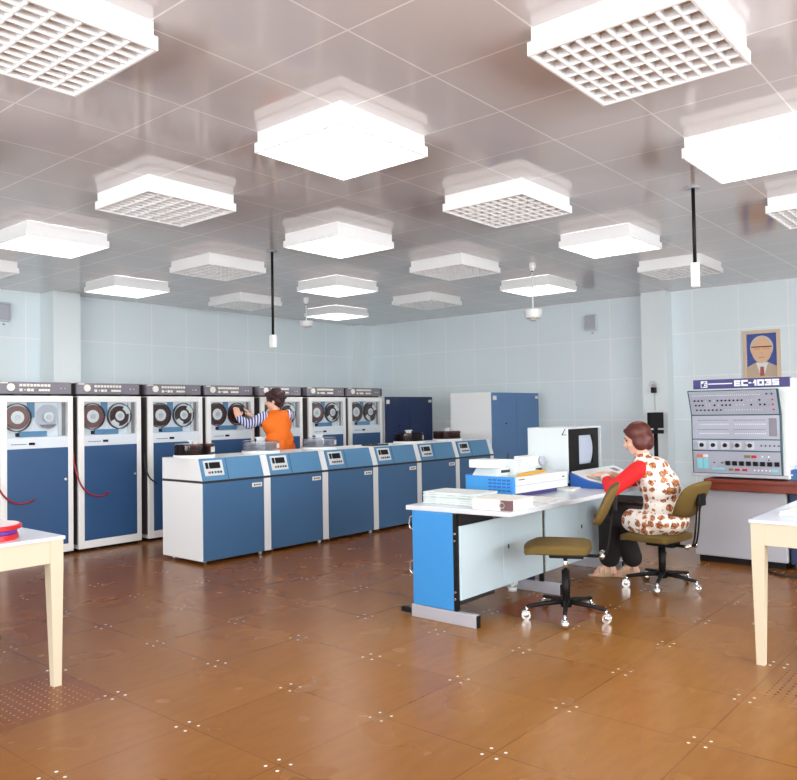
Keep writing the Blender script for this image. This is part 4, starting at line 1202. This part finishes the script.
# --- worker at the tape drive
def worker():
    B = V((4.09, 4.66, 0))
    w = thing('person', 'standing worker with dark hair in an orange vest mounting a tape reel', 'person', B)
    L = lambda x, y, z: V((x, y, z)) - B
    pel = L(4.10, 4.66, .90); wst = L(4.09, 4.67, 1.05); chs = L(4.07, 4.69, 1.23); nb = L(4.06, 4.70, 1.37)
    hc = L(4.05, 4.715, 1.51)
    shL, shR = L(3.915, 4.735, 1.325), L(4.225, 4.665, 1.335)
    elL, wrL = L(3.83, 4.90, 1.235), L(3.775, 5.045, 1.315)
    elR, wrR = L(4.15, 4.86, 1.18), L(3.985, 5.04, 1.31)
    hpL, hpR = L(4.02, 4.69, .88), L(4.19, 4.65, .88)
    knL, knR = L(4.01, 4.71, .48), L(4.20, 4.68, .48)
    anL, anR = L(4.01, 4.68, .09), L(4.20, 4.65, .09)
    hp, P, rot = head_prims(hc, (-.55, .80, -.12), (-.04, .08, 1), 1.03)
    feet = []
    for an in (anL, anR):
        feet += [('cap', an, an + V((-.02, .14, -.055)), .04, .03), ('cap', an + V((0, -.02, -.05)), an + V((-.02, .14, -.055)), .034, .03)]
    body = [('cap', pel, wst, .13, .115), ('cap', wst, chs, .115, .13), ('cap', chs, nb, .12, .06), ('cap', nb, hc + V((0, -.02, -.04)), .052, .048),
            ('cap', nb - V((0, 0, .05)), shL, .07, .055), ('cap', nb - V((0, 0, .05)), shR, .07, .055),
            ('chain', [shL, elL, wrL], [.052, .038, .026]), ('chain', [shR, elR, wrR], [.052, .038, .026]),
            ('chain', [hpL, knL, anL], [.088, .06, .04]), ('chain', [hpR, knR, anR], [.088, .06, .04])] + hp + feet
    body += hand_prims(wrL, (.10, .35, .75), (-.35, -.6, .35), 1, 1.0, .5) + hand_prims(wrR, (-.15, .4, .6), (.35, -.6, .35), -1, 1.0, .5)
    blob('body', body, 'skin', w, .0065, 3)
    face_parts(w, P, rot, 1.03)
    hair = [('ell', P(0, -.022, .048), (.102, .112, .092), rot), ('ell', P(0, -.05, .0), (.09, .08, .08), rot), ('ell', P(0, -.062, -.04), (.068, .052, .05), rot), ('ell', P(0, .06, .082), (.07, .045, .034), rot)]
    rr = random.Random(5)
    for k in range(46):
        a, b = rr.uniform(0, 2 * PI), rr.uniform(-.35, 1.4)
        x, y, z = .09 * math.cos(a) * math.cos(b), -.03 + .1 * math.sin(a) * math.cos(b), .04 + .09 * math.sin(b)
        if y > .04 and z < .07: continue
        hair.append(('ell', P(x, y, z), (.024, .024, .024)))
    blob('hair', hair, 'hairdark', w, .006, 2)
    for a, b, c in ((shL, elL, wrL), (shR, elR, wrR)):
        blob('sleeve', [('chain', [a, b, b + (c - b) * .85], [.068, .056, .043])], 'stripes', w, .007, 3)
    vest = [('cap', pel, wst, .16, .142), ('cap', wst, chs, .142, .15), ('cap', chs, nb - V((0, 0, .03)), .145, .085),
            ('ell', chs, (.205, .13, .16)), ('ell', wst, (.19, .135, .15)), ('ell', pel, (.19, .15, .17)),
            ('cap', nb - V((0, 0, .055)), shL + V((.04, -.01, 0)), .085, .066), ('cap', nb - V((0, 0, .055)), shR + V((-.04, .01, 0)), .085, .066)]
    blob('vest', vest, 'orange', w, .008, 5)
    MB().lathe([(.07, 0), (.078, .0), (.07, .022), (.062, .022), (.07, 0)], nb + V((0, 0, -.008)), 24).build('collar', 'stripes', w)
    kn = MB(); q = wst + V((.06, -.15, -.02))
    kn.sphere(q, .022, 12, (1, .7, .8)).tube(spline([q, q + V((.03, -.01, -.06)), q + V((.02, -.012, -.13))], 5), .010, 8).tube(spline([q, q + V((-.03, -.01, -.05)), q + V((-.04, -.012, -.11))], 5), .010, 8)
    kn.build('apron_tie', 'orange', w)
    tr = [('chain', [hpL, knL, anL + V((0, 0, .0))], [.108, .08, .08]), ('chain', [hpR, knR, anR], [.108, .08, .08]), ('cap', hpL, hpR, .112, .112)]
    blob('trousers', tr, 'trousers', w, .009, 4)
    for an in (anL, anR):
        blob('shoe', [('cap', an + V((0, -.02, -.045)), an + V((-.02, .15, -.05)), .044, .038), ('cap', an + V((0, 0, -.01)), an + V((-.01, .07, -.04)), .045, .04)], 'dark', w, .007, 2)
    return w
worker()

# ------------------------------------------------------------------ world and view
wd = bpy.data.worlds.new('world'); sc.world = wd; wd.use_nodes = True
bg = wd.node_tree.nodes['Background']; bg.inputs[0].default_value = (0.78, 0.88, 1.0, 1); bg.inputs[1].default_value = 1.5
sc.view_settings.view_transform = 'Standard'; sc.view_settings.look = 'None'
sc.view_settings.exposure = 0.33; sc.view_settings.gamma = 1.0; sc.view_settings.use_curve_mapping = False
sc.cycles.max_bounces = 8; sc.cycles.diffuse_bounces = 4; sc.cycles.glossy_bounces = 4; sc.cycles.transparent_max_bounces = 12
sc.cycles.caustics_reflective = False; sc.cycles.caustics_refractive = False
sc.cycles.sample_clamp_indirect = 6.0
sc.cycles.use_denoising = True
